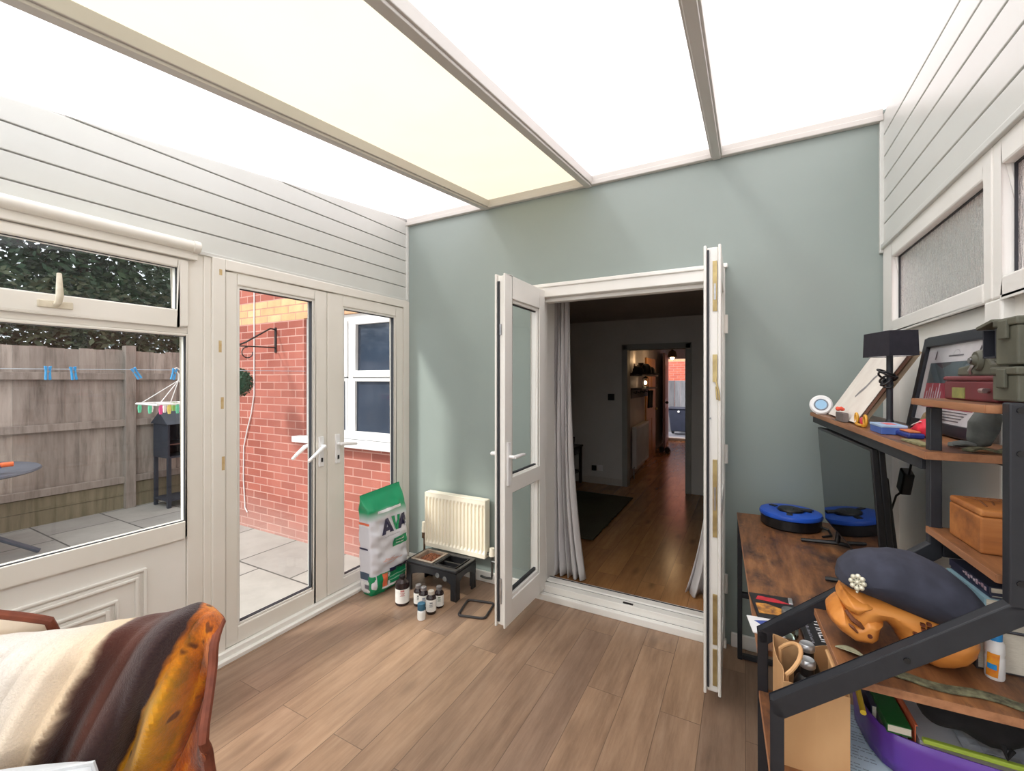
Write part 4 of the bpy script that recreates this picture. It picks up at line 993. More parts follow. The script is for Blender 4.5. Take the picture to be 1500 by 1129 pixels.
c = t.mix(e, (18, 140, 92), c); c = t.mix(t.math('MULTIPLY', nz, .10), c, (120, 128, 140)); t.l(c, p.inputs['Base Color']); t.bump(nz, p, .15, .006)
obj('bag_body', BW(m), t.m, bag, smooth=True)
INK = pm('navy_ink', (40, 38, 76), None, 30, .45); GRN = pm('bag_green_ink', (20, 148, 96), None, 30, .42); ORG = pm('orange_ink', (240, 120, 84), None, 30, .45); WHT = pm('white_ink', (238, 238, 240), None, 30, .45)
def fpatch(y0, y1, z0, z1, off=.0022): return BW(M().grid(lambda u, v: front(y0 + (y1 - y0) * u, z0 + (z1 - z0) * v, off), 14, 10))
def spatch(x0, x1, z0, z1, off=.0022): return BW(M().grid(lambda u, v: side(x0 + (x1 - x0) * u, z0 + (z1 - z0) * v, off), 10, 10))
lab = obj('green_label', fpatch(.015, .150, .285, .345), GRN, bag, fix=False, label='small green panel under the logo')
obj('lettering', BW(strokes_m(.085, .011, 8, lambda a, b: front(.083 + a, .324 + b, .004))), WHT, lab, fix=False)
obj('lettering', BW(strokes_m(.070, .009, 8, lambda a, b: front(.083 + a, .302 + b, .004))), WHT, lab, fix=False)
# the logo: A, a green V stroke, A
def poly_on(pts, off=.004): return BW(M().add([front(a, b, off) for a, b in pts], [tuple(range(len(pts)))]))
def letterA(y0, z0, w, h):
    m = M()
    for q in ([(0, 0), (.30, 0), (.62, 1), (.36, 1)], [(.36, 1), (.62, 1), (1.0, 0), (.70, 0)], [(.2, .18), (.8, .18), (.72, .42), (.28, .42)]):
        m.add([front(y0 + a * w, z0 + b * h, .004) for a, b in q], [(0, 1, 2, 3)])
    return BW(m)
obj('logo_lettering', letterA(-.090, .395, .115, .100), INK, bag, fix=False, label='navy logo letter'); obj('logo_lettering', letterA(.058, .395, .115, .100), INK, bag, fix=False, label='navy logo letter')
obj('logo_lettering', poly_on([(.010, .495), (.040, .495), (.056, .43), (.062, .46), (.062, .495), (.082, .495), (.066, .395), (.046, .395)]), GRN, bag, fix=False, label='green logo letter V')
obj('small_print', BW(strokes_m(.14, .010, 14, lambda a, b: front(.01 + a, .375 + b, .004))), pm('pale_grey_ink', (176, 178, 186), None, 20, .5), bag, fix=False)
obj('white_closure_strip', fpatch(-.105, .105, .543, .561, .004), WHT, bag, fix=False)
m = M()
for k, (z, w) in enumerate(((.215, .10), (.205, .13), (.222, .06), (.197, .09))): m.grid(lambda u, v: front(-.085 + w * 1.3 * u + .01 * k, z + .003 * v + .008 * math.sin(u * 5 + k), .003), 12, 1)
obj('orange_sketch', BW(m), pm('pale_orange_ink', (236, 168, 146), None, 20, .5), bag, fix=False)
low = obj('green_lower_panel', fpatch(-.13, .165, .014, .135), GRN, bag, fix=False)
obj('navy_band', fpatch(-.02, .165, .122, .148, .0026), INK, bag, fix=False)
obj('orange_tab', fpatch(-.082, -.040, .042, .130, .004), ORG, low, fix=False); obj('white_strip', fpatch(-.083, .10, .030, .044, .0042), WHT, low, fix=False)
obj('white_strip', fpatch(-.02, .14, .064, .070, .004), pm('pale_green_ink', (150, 210, 180), None, 20, .5), low, fix=False); obj('white_strip', fpatch(-.02, .14, .084, .090, .004), pm('pale_green_ink', (150, 210, 180)), low, fix=False)
obj('green_gusset_edge', spatch(.02, .07, .0, .135), GRN, bag, fix=False)
obj('navy_side_block', spatch(-.066, .035, .105, .155), pm('slate_ink', (70, 88, 112), None, 20, .5), bag, fix=False)
bc = obj('white_side_label', spatch(-.05, .036, .02, .095), WHT, bag, fix=False); m = M()
for k in range(12):
    x = -.012 + k * .0036; m.grid(lambda u, v: side(x + .0018 * u, .045 + .03 * v, .004), 1, 2)
obj('barcode', BW(m), INK, bc, fix=False)
obj('navy_bar', spatch(-.055, .03, .308, .320), INK, bag, fix=False); obj('orange_band', spatch(-.06, .05, .478, .494), ORG, bag, fix=False); obj('white_band', spatch(-.06, .05, .466, .477), WHT, bag, fix=False)

# ------------------------------------------------------------------ raised feeder
f = thing('raised_pet_feeder', 'black raised pet feeding stand below the cream radiator', 'feeder', (-1.868, 2.418, 0), R(1))
FT = ROOT[f.name]
def FW(m): m.v = [tuple(FT @ Vector(v)) for v in m.v]; return m
FB = pm('black_feeder_plastic', (40, 41, 44), (32, 33, 36), 20, .38)
L, D, H = .208, .122, .200
m = M(); m.box(-L, L, -D, -.088, H - .018, H); m.box(-L, L, .088, D, H - .018, H); m.box(-L, -.185, -.088, .088, H - .018, H); m.box(.185, L, -.088, .088, H - .018, H); m.box(-.012, .012, -.088, .088, H - .018, H)
obj('top_frame', FW(m), FB, f, bevel=.005)
def apron(x0, x1, n=14):   # arched skirt below the rim
    pts = [(x0, H - .018), (x0, .10)] + [(x0 + .035 + (x1 - x0 - .07) * i / n, .10 + .042 * math.sin(PI * i / n) ** .6) for i in range(n + 1)] + [(x1, .10), (x1, H - .018)]
    return pts
m = M(); m.prism(apron(-L, L), lambda a, b, d_: (a, -D + d_, b), 0, .008); m.prism(apron(-L, L), lambda a, b, d_: (a, D - d_, b), 0, .008)
m.prism(apron(-D, D), lambda a, b, d_: (-L + d_, a, b), 0, .008); m.prism(apron(-D, D), lambda a, b, d_: (L - d_, a, b), 0, .008)
obj('skirt', FW(m), FB, f, bevel=.002)
for sx in (-1, 1):
    for sy in (-1, 1):
        m = M(); x0, x1 = sorted((sx * L, sx * (L - .045))); y0, y1 = sorted((sy * D, sy * (D - .05)))
        m.box(x0, x1, y0 if sy < 0 else y1 - .012, y0 + .012 if sy < 0 else y1, 0, H - .018); m.box(x0 if sx < 0 else x1 - .012, x0 + .012 if sx < 0 else x1, y0, y1, 0, H - .018)
        obj('leg', FW(m), FB, f, bevel=.003)
for x in (.04, .10): obj('sticker', FW(M().cyl((x + .02, -D - .0002, .155 - x * .2), (x + .02, -D - .002, .155 - x * .2), .016)), pm('worn_grey_patch', (120, 120, 118), (80, 80, 80), 60, .5), f)
m = M(); m.box(-.178, -.020, -.080, .080, .150, .154)
for a in ((-.178, -.172, -.080, .080), (-.026, -.020, -.080, .080), (-.172, -.026, -.080, -.074), (-.172, -.026, .074, .080)): m.box(*a, .154, H + .004)
H2 = H + .0006; m.box(-.190, -.008, -.092, -.079, H2, H + .006); m.box(-.190, -.008, .079, .092, H2, H + .006); m.box(-.190, -.177, -.08, .08, H2, H + .006); m.box(-.021, -.008, -.08, .08, H2, H + .006)
bw = thing('food_bowl', 'grey square bowl of brown kibble set in the feeding stand', 'bowl', (-1.868, 2.418, .15), R(1))
obj('bowl_body', FW(m), pm('grey_bowl_plastic', (168, 152, 136), (140, 126, 112), 14, .45), bw, bevel=.002)
m = M(); rng2 = random.Random(5)
for k in range(700):
    x, y = rng2.uniform(-.166, -.032), rng2.uniform(-.070, .070)
    hh = .162 + .050 * math.exp(-((x + .090) ** 2 + (y - .01) ** 2) / .0050) * rng2.uniform(.6, 1)
    q = Quaternion((rng2.random(), rng2.random(), rng2.random(), rng2.random())).normalized().to_matrix(); m.obox((x, y, hh), (.012, .010, .008), q)
obj('kibble', FW(m), pm('brown_kibble', (150, 94, 62), (104, 62, 42), 60, .8), kind='stuff', label='brown dry kibble heaped in the square bowl', cat='pet food')
m = M(); m.box(.020, .178, -.080, .080, .155, .158); m.box(.020, .178, -.006, .006, .158, .193)
for a in ((.020, .025, -.08, .08), (.173, .178, -.08, .08), (.025, .173, -.08, -.075), (.025, .173, .075, .08)): m.box(*a, .158, H + .002)
bw2 = thing('empty_bowl', 'black empty divided bowl insert in the feeding stand', 'bowl', (-1.76, 2.418, .155), R(1))
obj('bowl_insert', FW(m), BLACKP, bw2, bevel=.002)

# ------------------------------------------------------------------ bottles on the floor
AMBER = pm('brown_black_bottle', (44, 30, 30), (30, 22, 24), 20, .22)
LABEL = pm('white_paper_label', (238, 238, 234), (226, 226, 222), 30, .6)
def bottle(x, y, h, r_, label, capm, bodym=AMBER, neck=.16, lab=(.14, .66), print_c=None, capw=.6, big=False):
    t = thing('supplement_bottle', label, 'bottle', (x, y, 0), group='bottles beside the pet feeder')
    hn = h * (1 - neck); c = (x, y, 0)
    m = M().lathe([(r_ * .9, 0), (r_, h * .03), (r_, hn * .80), (r_ * .93, hn * .87), (r_ * capw * .9, hn * .97), (r_ * capw * .85, hn)], c, 28); obj('bottle_body', m, bodym, t, smooth=True)
    m = M().lathe([(r_ * capw, hn), (r_ * capw, h * .985), (r_ * capw * .9, h), (.0001, h)], c, 28)
    for k in range(28):
        a = 2 * PI * k / 28; m.box(x + r_ * capw * math.cos(a) - .0008, x + r_ * capw * math.cos(a) + .0008, y + r_ * capw * math.sin(a) - .0008, y + r_ * capw * math.sin(a) + .0008, hn + .001, h * .975)
    obj('cap', m, capm, t, smooth=True)
    rr = r_ + .0008; m = M().grid(lambda u, v: (x + rr * math.cos(-PI * .98 + 1.75 * PI * u), y + rr * math.sin(-PI * .98 + 1.75 * PI * u), h * (lab[0] + (lab[1] - lab[0]) * v)), 40, 1)
    lb = obj('label', m, LABEL, t, fix=False, smooth=True)
    if print_c is not None:
        a0 = math.atan2(-y, -x); m = M(); r2 = rr + .0006
        for k, (z, w, hh) in enumerate(((.5, .55, .035), (.44, .7, .012), (.40, .5, .012), (.36, .7, .01))):
            m.grid(lambda u, v: (x + r2 * math.cos(a0 - w / 2 + w * u), y + r2 * math.sin(a0 - w / 2 + w * u), h * z + hh * h * 2 * v), 10, 1)
        obj('label_print', m, pm('print_%d_%d_%d' % print_c, print_c, None, 20, .5), lb, fix=False)
    return t
CAPG = pm('grey_screw_cap', (132, 128, 126), (112, 108, 108), 30, .4)
bottle(-1.958, 2.128, .185, .044, 'largest dark bottle with a white label, standing against the pet food bag', BLACKP, neck=.1, lab=(.10, .58), print_c=(196, 130, 130), capw=.42)
bottle(-1.855, 2.165, .130, .030, 'small dark bottle with a grey cap, rear left of the bottle cluster', CAPG, print_c=(120, 120, 124))
bottle(-1.800, 2.150, .135, .030, 'small dark bottle with a shiny grey cap, middle of the bottle cluster', pm('shiny_grey_cap', (176, 172, 174), (140, 136, 140), 20, .25, .5), print_c=(150, 160, 176))
bottle(-1.722, 2.128, .138, .031, 'small dark bottle with a pale cap, nearest the feeder front leg', pm('pale_grey_cap', (196, 190, 180), None, 20, .5), print_c=(140, 144, 150))
bottle(-1.725, 2.212, .130, .029, 'small dark bottle with a pale green label, rear right of the bottle cluster', CAPG, print_c=(130, 150, 130), lab=(.1, .62))
bottle(-1.728, 2.044, .098, .024, 'small white bottle with a teal cap, at the front of the bottle cluster', pm('teal_cap', (62, 110, 134), (50, 96, 122), 20, .4), bodym=WHITE_P, neck=.40, lab=(.1, .5), capw=.95)
# square black ring on the floor
pts = []
cs = [(-1.551, 2.171), (-1.386, 2.218), (-1.425, 2.40), (-1.602, 2.358)]
for i in range(4):
    c, p_, n_ = Vector(cs[i]), Vector(cs[i - 1]), Vector(cs[(i + 1) % 4]); d0 = (p_ - c).normalized(); d1 = (n_ - c).normalized()
    for k in range(6):
        a = k / 5; q = (c + d0 * .028).lerp(c, a).lerp(c.lerp(c + d1 * .028, a), a); pts.append((q.x, q.y, .0075))
obj('square_ring', M().tube(pts, .0072, 8, True), pm('dark_rubber_ring', (50, 46, 46), None, 20, .6), label='black rounded square ring lying on the floor beside the open door', cat='ring', smooth=True)

# ------------------------------------------------------------------ chair with throw, and cushion
ch = thing('armchair', 'upholstered chair hidden under the beagle coloured fleece throw', 'chair', (-1.41, .33, 0), R(49.7))
CT = ROOT[ch.name]
def CW(m): m.v = [tuple(CT @ Vector(v)) for v in m.v]; return m
UPH = pm('grey_chair_fabric', (150, 146, 142), (130, 126, 122), 60, .9, bump=.2)
# local: x along the back (right end +), -y towards the seat front
obj('seat', CW(M().box(-.56, .33, -.62, .10, .22, .42)), UPH, ch, bevel=.04, seg=4)
m = M().prism([(.035, .40), (.095, .40), (.10, .76), (.06, .78), (.03, .76)], lambda a, b, d_: (d_, a, b), -.56, .30); obj('backrest', CW(m), UPH, ch, bevel=.03, seg=4)
for sx in (-.5, .27):
    for sy in (-.56, .05): obj('leg', CW(M().cyl((sx, sy, 0), (sx, sy, .22), .018, .024)), DW, ch, smooth=True)
# fleece throw: s along the back, q across it (0 = behind, 1 = front hem)
A0, A1 = -.75, .375
RB = .055
def throw(a, q, off=0.0):
    """a: distance along the back; q: distance over the back measured from the back hem"""
    ye, zt = .125, .846
    back = .40
    # right end rolls over the corner
    if a > A1 - RB:
        th = min((a - (A1 - RB)) / RB, 2.2); xx = A1 - RB + RB * math.sin(min(th, PI / 2)); dr_ = RB * (1 - math.cos(min(th, PI / 2))) + max(0, th - PI / 2) * RB
    else: xx, dr_ = a, 0
    # cross section: up the back, over the top, down the front
    w_top = .135; rc = .05
    if q < back: y, z = ye, zt - rc - (back - q)
    else:
        s_ = q - back; L1 = rc * PI / 2
        if s_ < L1: th = s_ / rc; y, z = ye - rc + rc * math.cos(th), zt - rc + rc * math.sin(th)
        elif s_ < L1 + w_top - 2 * rc: y, z = ye - rc - (s_ - L1), zt
        elif s_ < 2 * L1 + w_top - 2 * rc: th = (s_ - L1 - w_top + 2 * rc) / rc; y, z = ye - w_top + rc - rc * math.sin(th), zt - rc + rc * math.cos(th)
        else: d_ = s_ - 2 * L1 - w_top + 2 * rc; y, z = ye - w_top - .10 * d_, zt - rc - d_
    fr = max(0, min(1, (q - back - .05) / .25))
    w1 = a + .45 * (q - .4) + .012 * math.sin(q * 13); fold = .034 * (.5 + .5 * math.cos(34 * w1 + 1.0)) ** 2.4 + .020 * (.5 + .5 * math.cos(61 * w1 + 2.1 + 6 * q)) ** 2.2 + .013 * (.5 + .5 * math.cos(97 * w1 + 1.5 + 5 * q)) ** 3 + .008 * math.sin(47 * w1 + 9 * q) + .005 * math.sin(31 * a - 19 * q)
    deep = .042 * fr * max(0, (a - .08) / .3) * math.sin(46 * a + 1.0 + 1.5 * q)
    fold = fold * (.30 + .75 * fr) + deep
    sag = -.012 * math.sin(7 * a + .8)
    end = max(0, (a - .2) / .18)
    y -= fold * (.4 + fr); z += (fold * .45 + sag) * (1 - fr * .8) - dr_
    x = xx - .075 * min(1, end) * max(0, min(1, (back + .10 - q) / .12)) + .010 * math.sin(q * 9) * min(1, end) - .02 * min(1, end) * max(0, q - back - .25)
    return (x, y - off * fr, z + off * (1 - fr))
def hem(u):   # front hem length for position along the back
    return .40 + np.interp(u, [0, .45, .58, .66, .72, .80, 1], [.50, .48, .47, .48, .52, .55, .55])
NU, NV = 280, 190
def amap(u): return A0 + (A1 + RB * .3 - A0) * u
m = M(); vs = []; uv = []
for j in range(NV + 1):
    for i in range(NU + 1):
        u, v = i / NU, j / NV; a = amap(u); q = v * hem(u); vs.append(throw(a, q))
        uv.append((a, q - .40))
w_ = NU + 1
m.add(vs, [(j * w_ + i, j * w_ + i + 1, (j + 1) * w_ + i + 1, (j + 1) * w_ + i) for j in range(NV) for i in range(NU)]); m.uv = uv
PSH = .515
def m_throw():
    t = NT('fleece_print'); p = t.bsdf(.95, 0, .08); p.inputs['Sheen Weight'].default_value = .25
    uvn = t.n('TexCoord').outputs['UV']; sx = t.n('SeparateXYZ'); t.l(uvn, sx.inputs[0])
    n = t.noise(t.coords('UV', (1, 1, 1)), 9, 4, .6); fine = t.noise(t.coords('UV'), 210, 3, .75); blot = t.noise(t.coords('UV', (1, .6, 1)), 15, 6, .7)
    pc = t.math('ADD', t.math('SUBTRACT', sx.outputs[0], t.math('MULTIPLY', sx.outputs[1], -.42)), t.math('MULTIPLY', t.math('SUBTRACT', n, .5), .05))
    # across the fabric: cream, brown, near black, orange
    base = t.ramp(t.math('MULTIPLY', t.math('ADD', pc, PSH), .8), [(.0, (246, 242, 240)), (.44, (243, 237, 230)), (.562, (236, 212, 180)), (.572, (84, 48, 42)), (.625, (88, 52, 44)), (.655, (58, 42, 44)), (.697, (50, 38, 42)), (.704, (206, 110, 30)), (1, (190, 90, 28))])
    org = t.ramp(blot, [(.34, (70, 32, 18)), (.44, (150, 68, 22)), (.54, (206, 104, 26)), (.68, (238, 160, 34))])
    yel = t.ramp(t.math('MULTIPLY', t.math('ADD', pc, PSH), .8), [(.70, (255, 255, 255)), (.80, (0, 0, 0))])
    low = t.ramp(sx.outputs[1], [(.15, (0, 0, 0)), (.36, (255, 255, 255))])
    org = t.mix(t.math('MULTIPLY', t.math('MULTIPLY', yel, .85), t.math('ADD', .08, t.math('MULTIPLY', low, .9))), org, (246, 190, 34))
    spots = t.ramp(t.noise(t.coords('UV', (1, .8, 1)), 22, 2, .5), [(.32, (255, 255, 255)), (.37, (0, 0, 0))])
    org = t.mix(t.math('MULTIPLY', spots, .8), org, (66, 30, 22))
    iso = t.ramp(t.math('MULTIPLY', t.math('ADD', pc, PSH), .8), [(.697, (0, 0, 0)), (.704, (255, 255, 255))])
    c = t.mix(iso, base, org)
    # yellow stem print on the cream part
    d = t.math('ABSOLUTE', t.math('SUBTRACT', t.math('SUBTRACT', sx.outputs[0], t.math('MULTIPLY', sx.outputs[1], -.55)), -.10))
    stem = t.math('MULTIPLY', t.math('LESS_THAN', d, .011), t.math('MULTIPLY', t.math('GREATER_THAN', sx.outputs[1], .20), t.math('LESS_THAN', sx.outputs[1], .46)))
    tip = t.math('MULTIPLY', t.math('LESS_THAN', d, .014), t.math('MULTIPLY', t.math('GREATER_THAN', sx.outputs[1], .20), t.math('LESS_THAN', sx.outputs[1], .235)))
    c = t.mix(t.math('MULTIPLY', stem, .9), c, (226, 184, 80)); c = t.mix(t.math('MULTIPLY', tip, .85), c, (170, 100, 44))
    c = t.mix(t.math('MULTIPLY', t.math('SUBTRACT', fine, .3), .45), c, (120, 92, 78)); t.l(c, p.inputs['Base Color']); t.bump(fine, p, .6, .006); return t.m
thr = thing('fleece_throw', 'cream, brown and orange beagle print fleece throw over the chair back', 'blanket', (-1.41, .33, .4), R(49.7))
obj('fleece', CW(m), m_throw(), thr, smooth=True, solid=.007, fix=False)
BIND = pm('brown_binding', (128, 64, 40), (104, 50, 32), 30, .7, bump=.15)
ue = amap(1.0)
pts = [CT @ Vector(throw(ue, q)) for q in np.linspace(.1, hem(1.0), 60)]; obj('binding', M().tube(pts, .0105, 8), BIND, thr, smooth=True)
pts = [CT @ Vector(throw(amap(u), hem(u))) for u in np.linspace(.3, 1, 90)]; obj('binding', M().tube(pts, .011, 8), BIND, thr, smooth=True)
# a corner turned up behind the ridge
def flap(u, v):
    a = -.42 + .40 * u; y, z = .115 + .03 * (1 - v), .80 + v * (.02 + .105 * max(0, math.sin(PI * min(1, (u * .80 + .08)))) ** 1.2)
    return (a, y + .02 * math.sin(u * 7), z)
m = M().grid(flap, 26, 10); m.uv = [(-.5 + .1 * (i % 27) / 26, .1) for i in range(27 * 11)]
obj('turned_up_corner', CW(m), MATS.get('fleece_cream') or pm('fleece_cream', (244, 232, 214), (236, 222, 202), 30, .95, bump=.2), thr, smooth=True, solid=.006)
obj('binding', M().tube([CT @ Vector(flap(u, 1.0)) for u in np.linspace(0, 1, 30)] + [CT @ Vector(flap(1.0, v)) for v in (.7, .4, .1)], .010, 8), BIND, thr, smooth=True)
# cushion
def cush(u, v):
    a, b = (u - .5) * 2, (v - .5) * 2; return a, b
cu_ = thing('cushion', 'pale grey white cushion on the chair seat below the fleece throw', 'cushion', (-1.2, .12, .42), R(49.7))
m = M(); NN = 26
def cf(sgn):
    def g(u, v):
        a, b = (u - .5) * 2, (v - .5) * 2; t_ = (max(0, 1 - a ** 4) * max(0, 1 - b ** 4)) ** .45
        loc = Vector((a * .28 * (1 - .08 * b * b) - .055, sgn * .085 * t_ - .26 - (b + 1) * -.03, .566 + b * .143 * (1 - .08 * a * a)))
        return loc + Vector((0, -.012 * math.sin(5 * a + 4 * b) * t_, 0))
    return g
m.grid(cf(1), NN, NN); m.grid(cf(-1), NN, NN)
obj('cover', CW(m), pm('pale_grey_cushion_cloth', (222, 226, 230), (204, 210, 216), 12, .85, bump=.15), cu_, smooth=True)
pts = [CT @ Vector(cf(1)(u, v)) for u, v in [(i / 12, 0) for i in range(12)] + [(1, i / 12) for i in range(12)] + [(1 - i / 12, 1) for i in range(12)] + [(0, 1 - i / 12) for i in range(12)]]
obj('piping', M().tube(pts, .005, 6, True), pm('pale_grey_piping', (210, 214, 218), None, 12, .8), cu_, smooth=True)

# ------------------------------------------------------------------ desk with hutch and side shelves
desk = thing('desk', 'rustic brown and black desk with a raised shelf and side shelving along the right wall', 'desk', (-.006, 1.953, 0), R(3))
KT = ROOT[desk.name]
def kw(x, y, z): v = KT @ Vector((x, y, z)); return (v.x, v.y, v.z)
def KW(m): m.v = [tuple(KT @ Vector(v)) for v in m.v]; return m
YE, YA, YB = .622, -.664, -.957     # far end, far and near frames of the side shelving (y of frame centres)
def board(name, x0, x1, y0, y1, z1, th=.016, lbl=None):
    o = obj(name, KW(M().box(x0, x1, y0, y1, z1 - th, z1)), RUSTIC, desk, bevel=.0015, label=lbl)
    eg = .0012
    m = M(); m.box(x0 - eg, x0, y0, y1, z1 - th + .0008, z1 - .0006); m.box(x0, x1, y0 - eg, y0, z1 - th + .0008, z1 - .0006)
    obj('edge_band', KW(m), RUSTEDGE, o); return o
XB = .525
board('desktop', 0, XB, -.655, YE, .75, .016)
board('raised_shelf', .318, XB, -.700, YE - .03, 1.292, .018)
board('top_shelf', .318, XB, YB + .02, YA + .035, 1.407, .015)
board('shelf', .332, XB, YB + .02, YA - .0, 1.120, .015)
board('shelf', .120, XB, YB + .012, YA + .045, .890, .016)
board('shelf', .002, XB, YB + .02, YA + .005, .652, .016)
board('shelf', .002, XB, YB + .02, YA - .02, .16, .016)
FB2, FW2 = .030, .040
def tube_frame(y, ztop, name, zl=.803):
    m = M(); w_ = .022
    def post(x, z0, z1): m.box(x, x + .022, y - w_ / 2, y + w_ / 2, z0, z1)
    post(0, 0, zl); post(.334, 1.075, ztop); post(.495, 0, ztop)
    # slanted bar from the low front post up to the upper post
    m.prism([(0, zl - .028), (.022, zl - .028), (.356, 1.055), (.356, 1.084), (.334, 1.084), (0, zl)], lambda a, b, d_: (a, d_, b), y - w_ / 2, y + w_ / 2)
    m.box(.356, .495, y - w_ / 2, y + w_ / 2, 1.056, 1.082); m.box(.03, .495, y - w_ / 2, y + w_ / 2, .60, .625); m.box(.03, .495, y - w_ / 2, y + w_ / 2, .08, .105)
    return obj(name, KW(m), BLACK, desk, bevel=.0025)
tube_frame(YA, 1.388, 'side_frame'); nf = tube_frame(YB, 1.412, 'side_frame', .820)
m = M()
for x, z in ((.205, .957), (.347, 1.33), (.347, 1.12), (.347, 1.40)): m.cyl((x, YB - .011, z), (x, YB - .013, z), .005, n=12)
obj('bolt', KW(m), BLACKP, nf)
# far end leg frame
m = M(); yl = YE - .012; m.box(0, .022, yl - .03, yl - .005, 0, .733); m.box(.495, .52, yl - .03, yl - .005, 0, 1.274); m.box(.022, .495, yl - .03, yl - .005, .32, .345); m.box(.022, .495, yl - .03, yl - .005, 0.004, .026)
m.box(.022, .495, yl - .03, yl - .005, .715, .733)
obj('end_frame', KW(m), BLACK, desk, bevel=.002)
m = M(); m.box(.328, .352, YA + .018, YE - .03, 1.244, 1.273); m.box(.50, .52, YA + .018, YE - .045, 1.25, 1.273); m.box(.328, .352, YE - .06, YE - .03, 1.244, 1.273); m.box(.352, .50, YE - .055, YE - .03, 1.25, 1.273)
obj('rail', KW(m), BLACK, desk, bevel=.002)
m = M(); m.box(.495, .52, YA + .018, YE - .045, .32, .345); m.box(.495, .52, YB + .018, YA - .018, .70, .725); obj('rail', KW(m), BLACK, desk, bevel=.002)

# --- monitor
mon = thing('monitor', 'black computer monitor standing on the desk below the raised shelf', 'monitor', kw(.34, .05, .75), R(4.6))
MT = ROOT[mon.name] @ Matrix.Translation(Vector((0, 0, .284))) @ Matrix.Rotation(R(-4.0), 4, 'Y')
def MWr(m): m.v = [tuple(MT @ Vector(v)) for v in m.v]; return m
# local: y along the width, z up, -x faces the user
hw, hh = .335, .205
m = M(); m.box(-.006, .012, -hw, hw, -hh, hh); obj('bezel', MWr(m), BLACKP, mon, bevel=.003)
m = M(); m.box(.012, .030, -hw + .004, hw - .004, -hh + .004, hh - .004); m.prism([(-hw + .03, -hh + .02), (hw - .03, -hh + .02), (hw - .06, hh - .10), (-hw + .06, hh - .10)], lambda a, b, d_: (d_, a, b), .030, .050); obj('back_shell', MWr(m), BLACKP, mon, bevel=.004)
t = NT('glossy_dark_screen'); p = t.bsdf(.03, 0, 1.0); p.inputs['IOR'].default_value = 1.9
t.l(t.ramp(t.noise(t.coords('Object'), 3, 2), [(.3, (12, 13, 15)), (.7, (16, 17, 20))]), p.inputs['Base Color'])
obj('screen', MWr(M().box(-.0066, -.006, -hw + .008, hw - .008, -hh + .010, hh - .008)), t.m, mon)
st = ROOT[mon.name]
m = M(); m.box(.02, .045, -.03, .03, .001, .16); m.v = [tuple(st @ Vector(v)) for v in m.v]; obj('stand_neck', m, BLACKP, mon, bevel=.004)
for sy in (.20, -.20):
    m = M(); m.tube([(-.10, sy + .03, .008), (.02, sy, .022), (.11, sy - .0, .008)], [.007, .010, .007], 8); m.cyl((.02, sy, .02), (.03, sy, .10), .010, n=10); m.v = [tuple(st @ Vector(v)) for v in m.v]; obj('foot', m, BLACKP, mon, smooth=True)
# power lead with its adapter
m = M().tube([kw(.50, -.19, 1.245), kw(.50, -.10, 1.20), kw(.49, -.075, 1.171), kw(.49, -.045, 1.10), kw(.49, .0, 1.06), kw(.49, .06, 1.03), kw(.49, .12, .95), kw(.48, .16, .87), kw(.44, .12, .80), kw(.42, .08, .765)], .0035, 8)
pc = thing('power_cable', 'black power lead with an inline adapter hanging behind the monitor', 'cable', kw(.49, 0, .76)); obj('lead', m, BLACKP, pc, smooth=True)
q = Matrix.Rotation(R(3), 3, 'Z') @ Matrix.Rotation(R(25), 3, 'X'); obj('adapter', M().obox(kw(.49, -.025, 1.10), (.03, .045, .085), q), BLACKP, pc, bevel=.005)

# --- blue cable reel on the desk
rl = thing('cable_reel', 'flat round cable reel with a blue top, on the far end of the desk', 'cable reel', (.190, 2.462, .75))
BLUE = pm('bright_blue_plastic', (36, 92, 204), (28, 76, 178), 9, .38)
c = (.190, 2.462, .75)
obj('drum', M().lathe([(.001, .001), (.118, .001), (.124, .008), (.124, .048), (.118, .052), (.001, .052)], c, 48), BLACKP, rl, smooth=True)
obj('blue_top', M().lathe([(.118, .050), (.128, .052), (.130, .060), (.126, .070), (.105, .074), (.060, .074), (.056, .070), (.001, .070)], c, 48), BLUE, rl, smooth=True)
m = M().lathe([(.001, .070), (.054, .070), (.054, .079), (.048, .083), (.001, .083)], c, 32); m.box(c[0] + .01, c[0] + .085, c[1] - .010, c[1] + .010, c[2] + .074, c[2] + .088); obj('handle', m, BLACKP, rl, bevel=.003)
for k in range(3):
    a = 2.1 * k + .4; m = M().box(-.016, .016, -.012, .012, .07, .078); q = Matrix.Rotation(a, 3, 'Z'); m.v = [tuple(Vector(c) + q @ (Vector(v) + Vector((.085, 0, 0)))) for v in m.v]; obj('socket_cover', m, BLACKP, rl, bevel=.002)
obj('flex', M().tube([(.30, 2.42, .775), (.33, 2.40, .77), (.335, 2.36, .758), (.30, 2.33, .756)], .005, 8), BLACKP, rl, smooth=True)

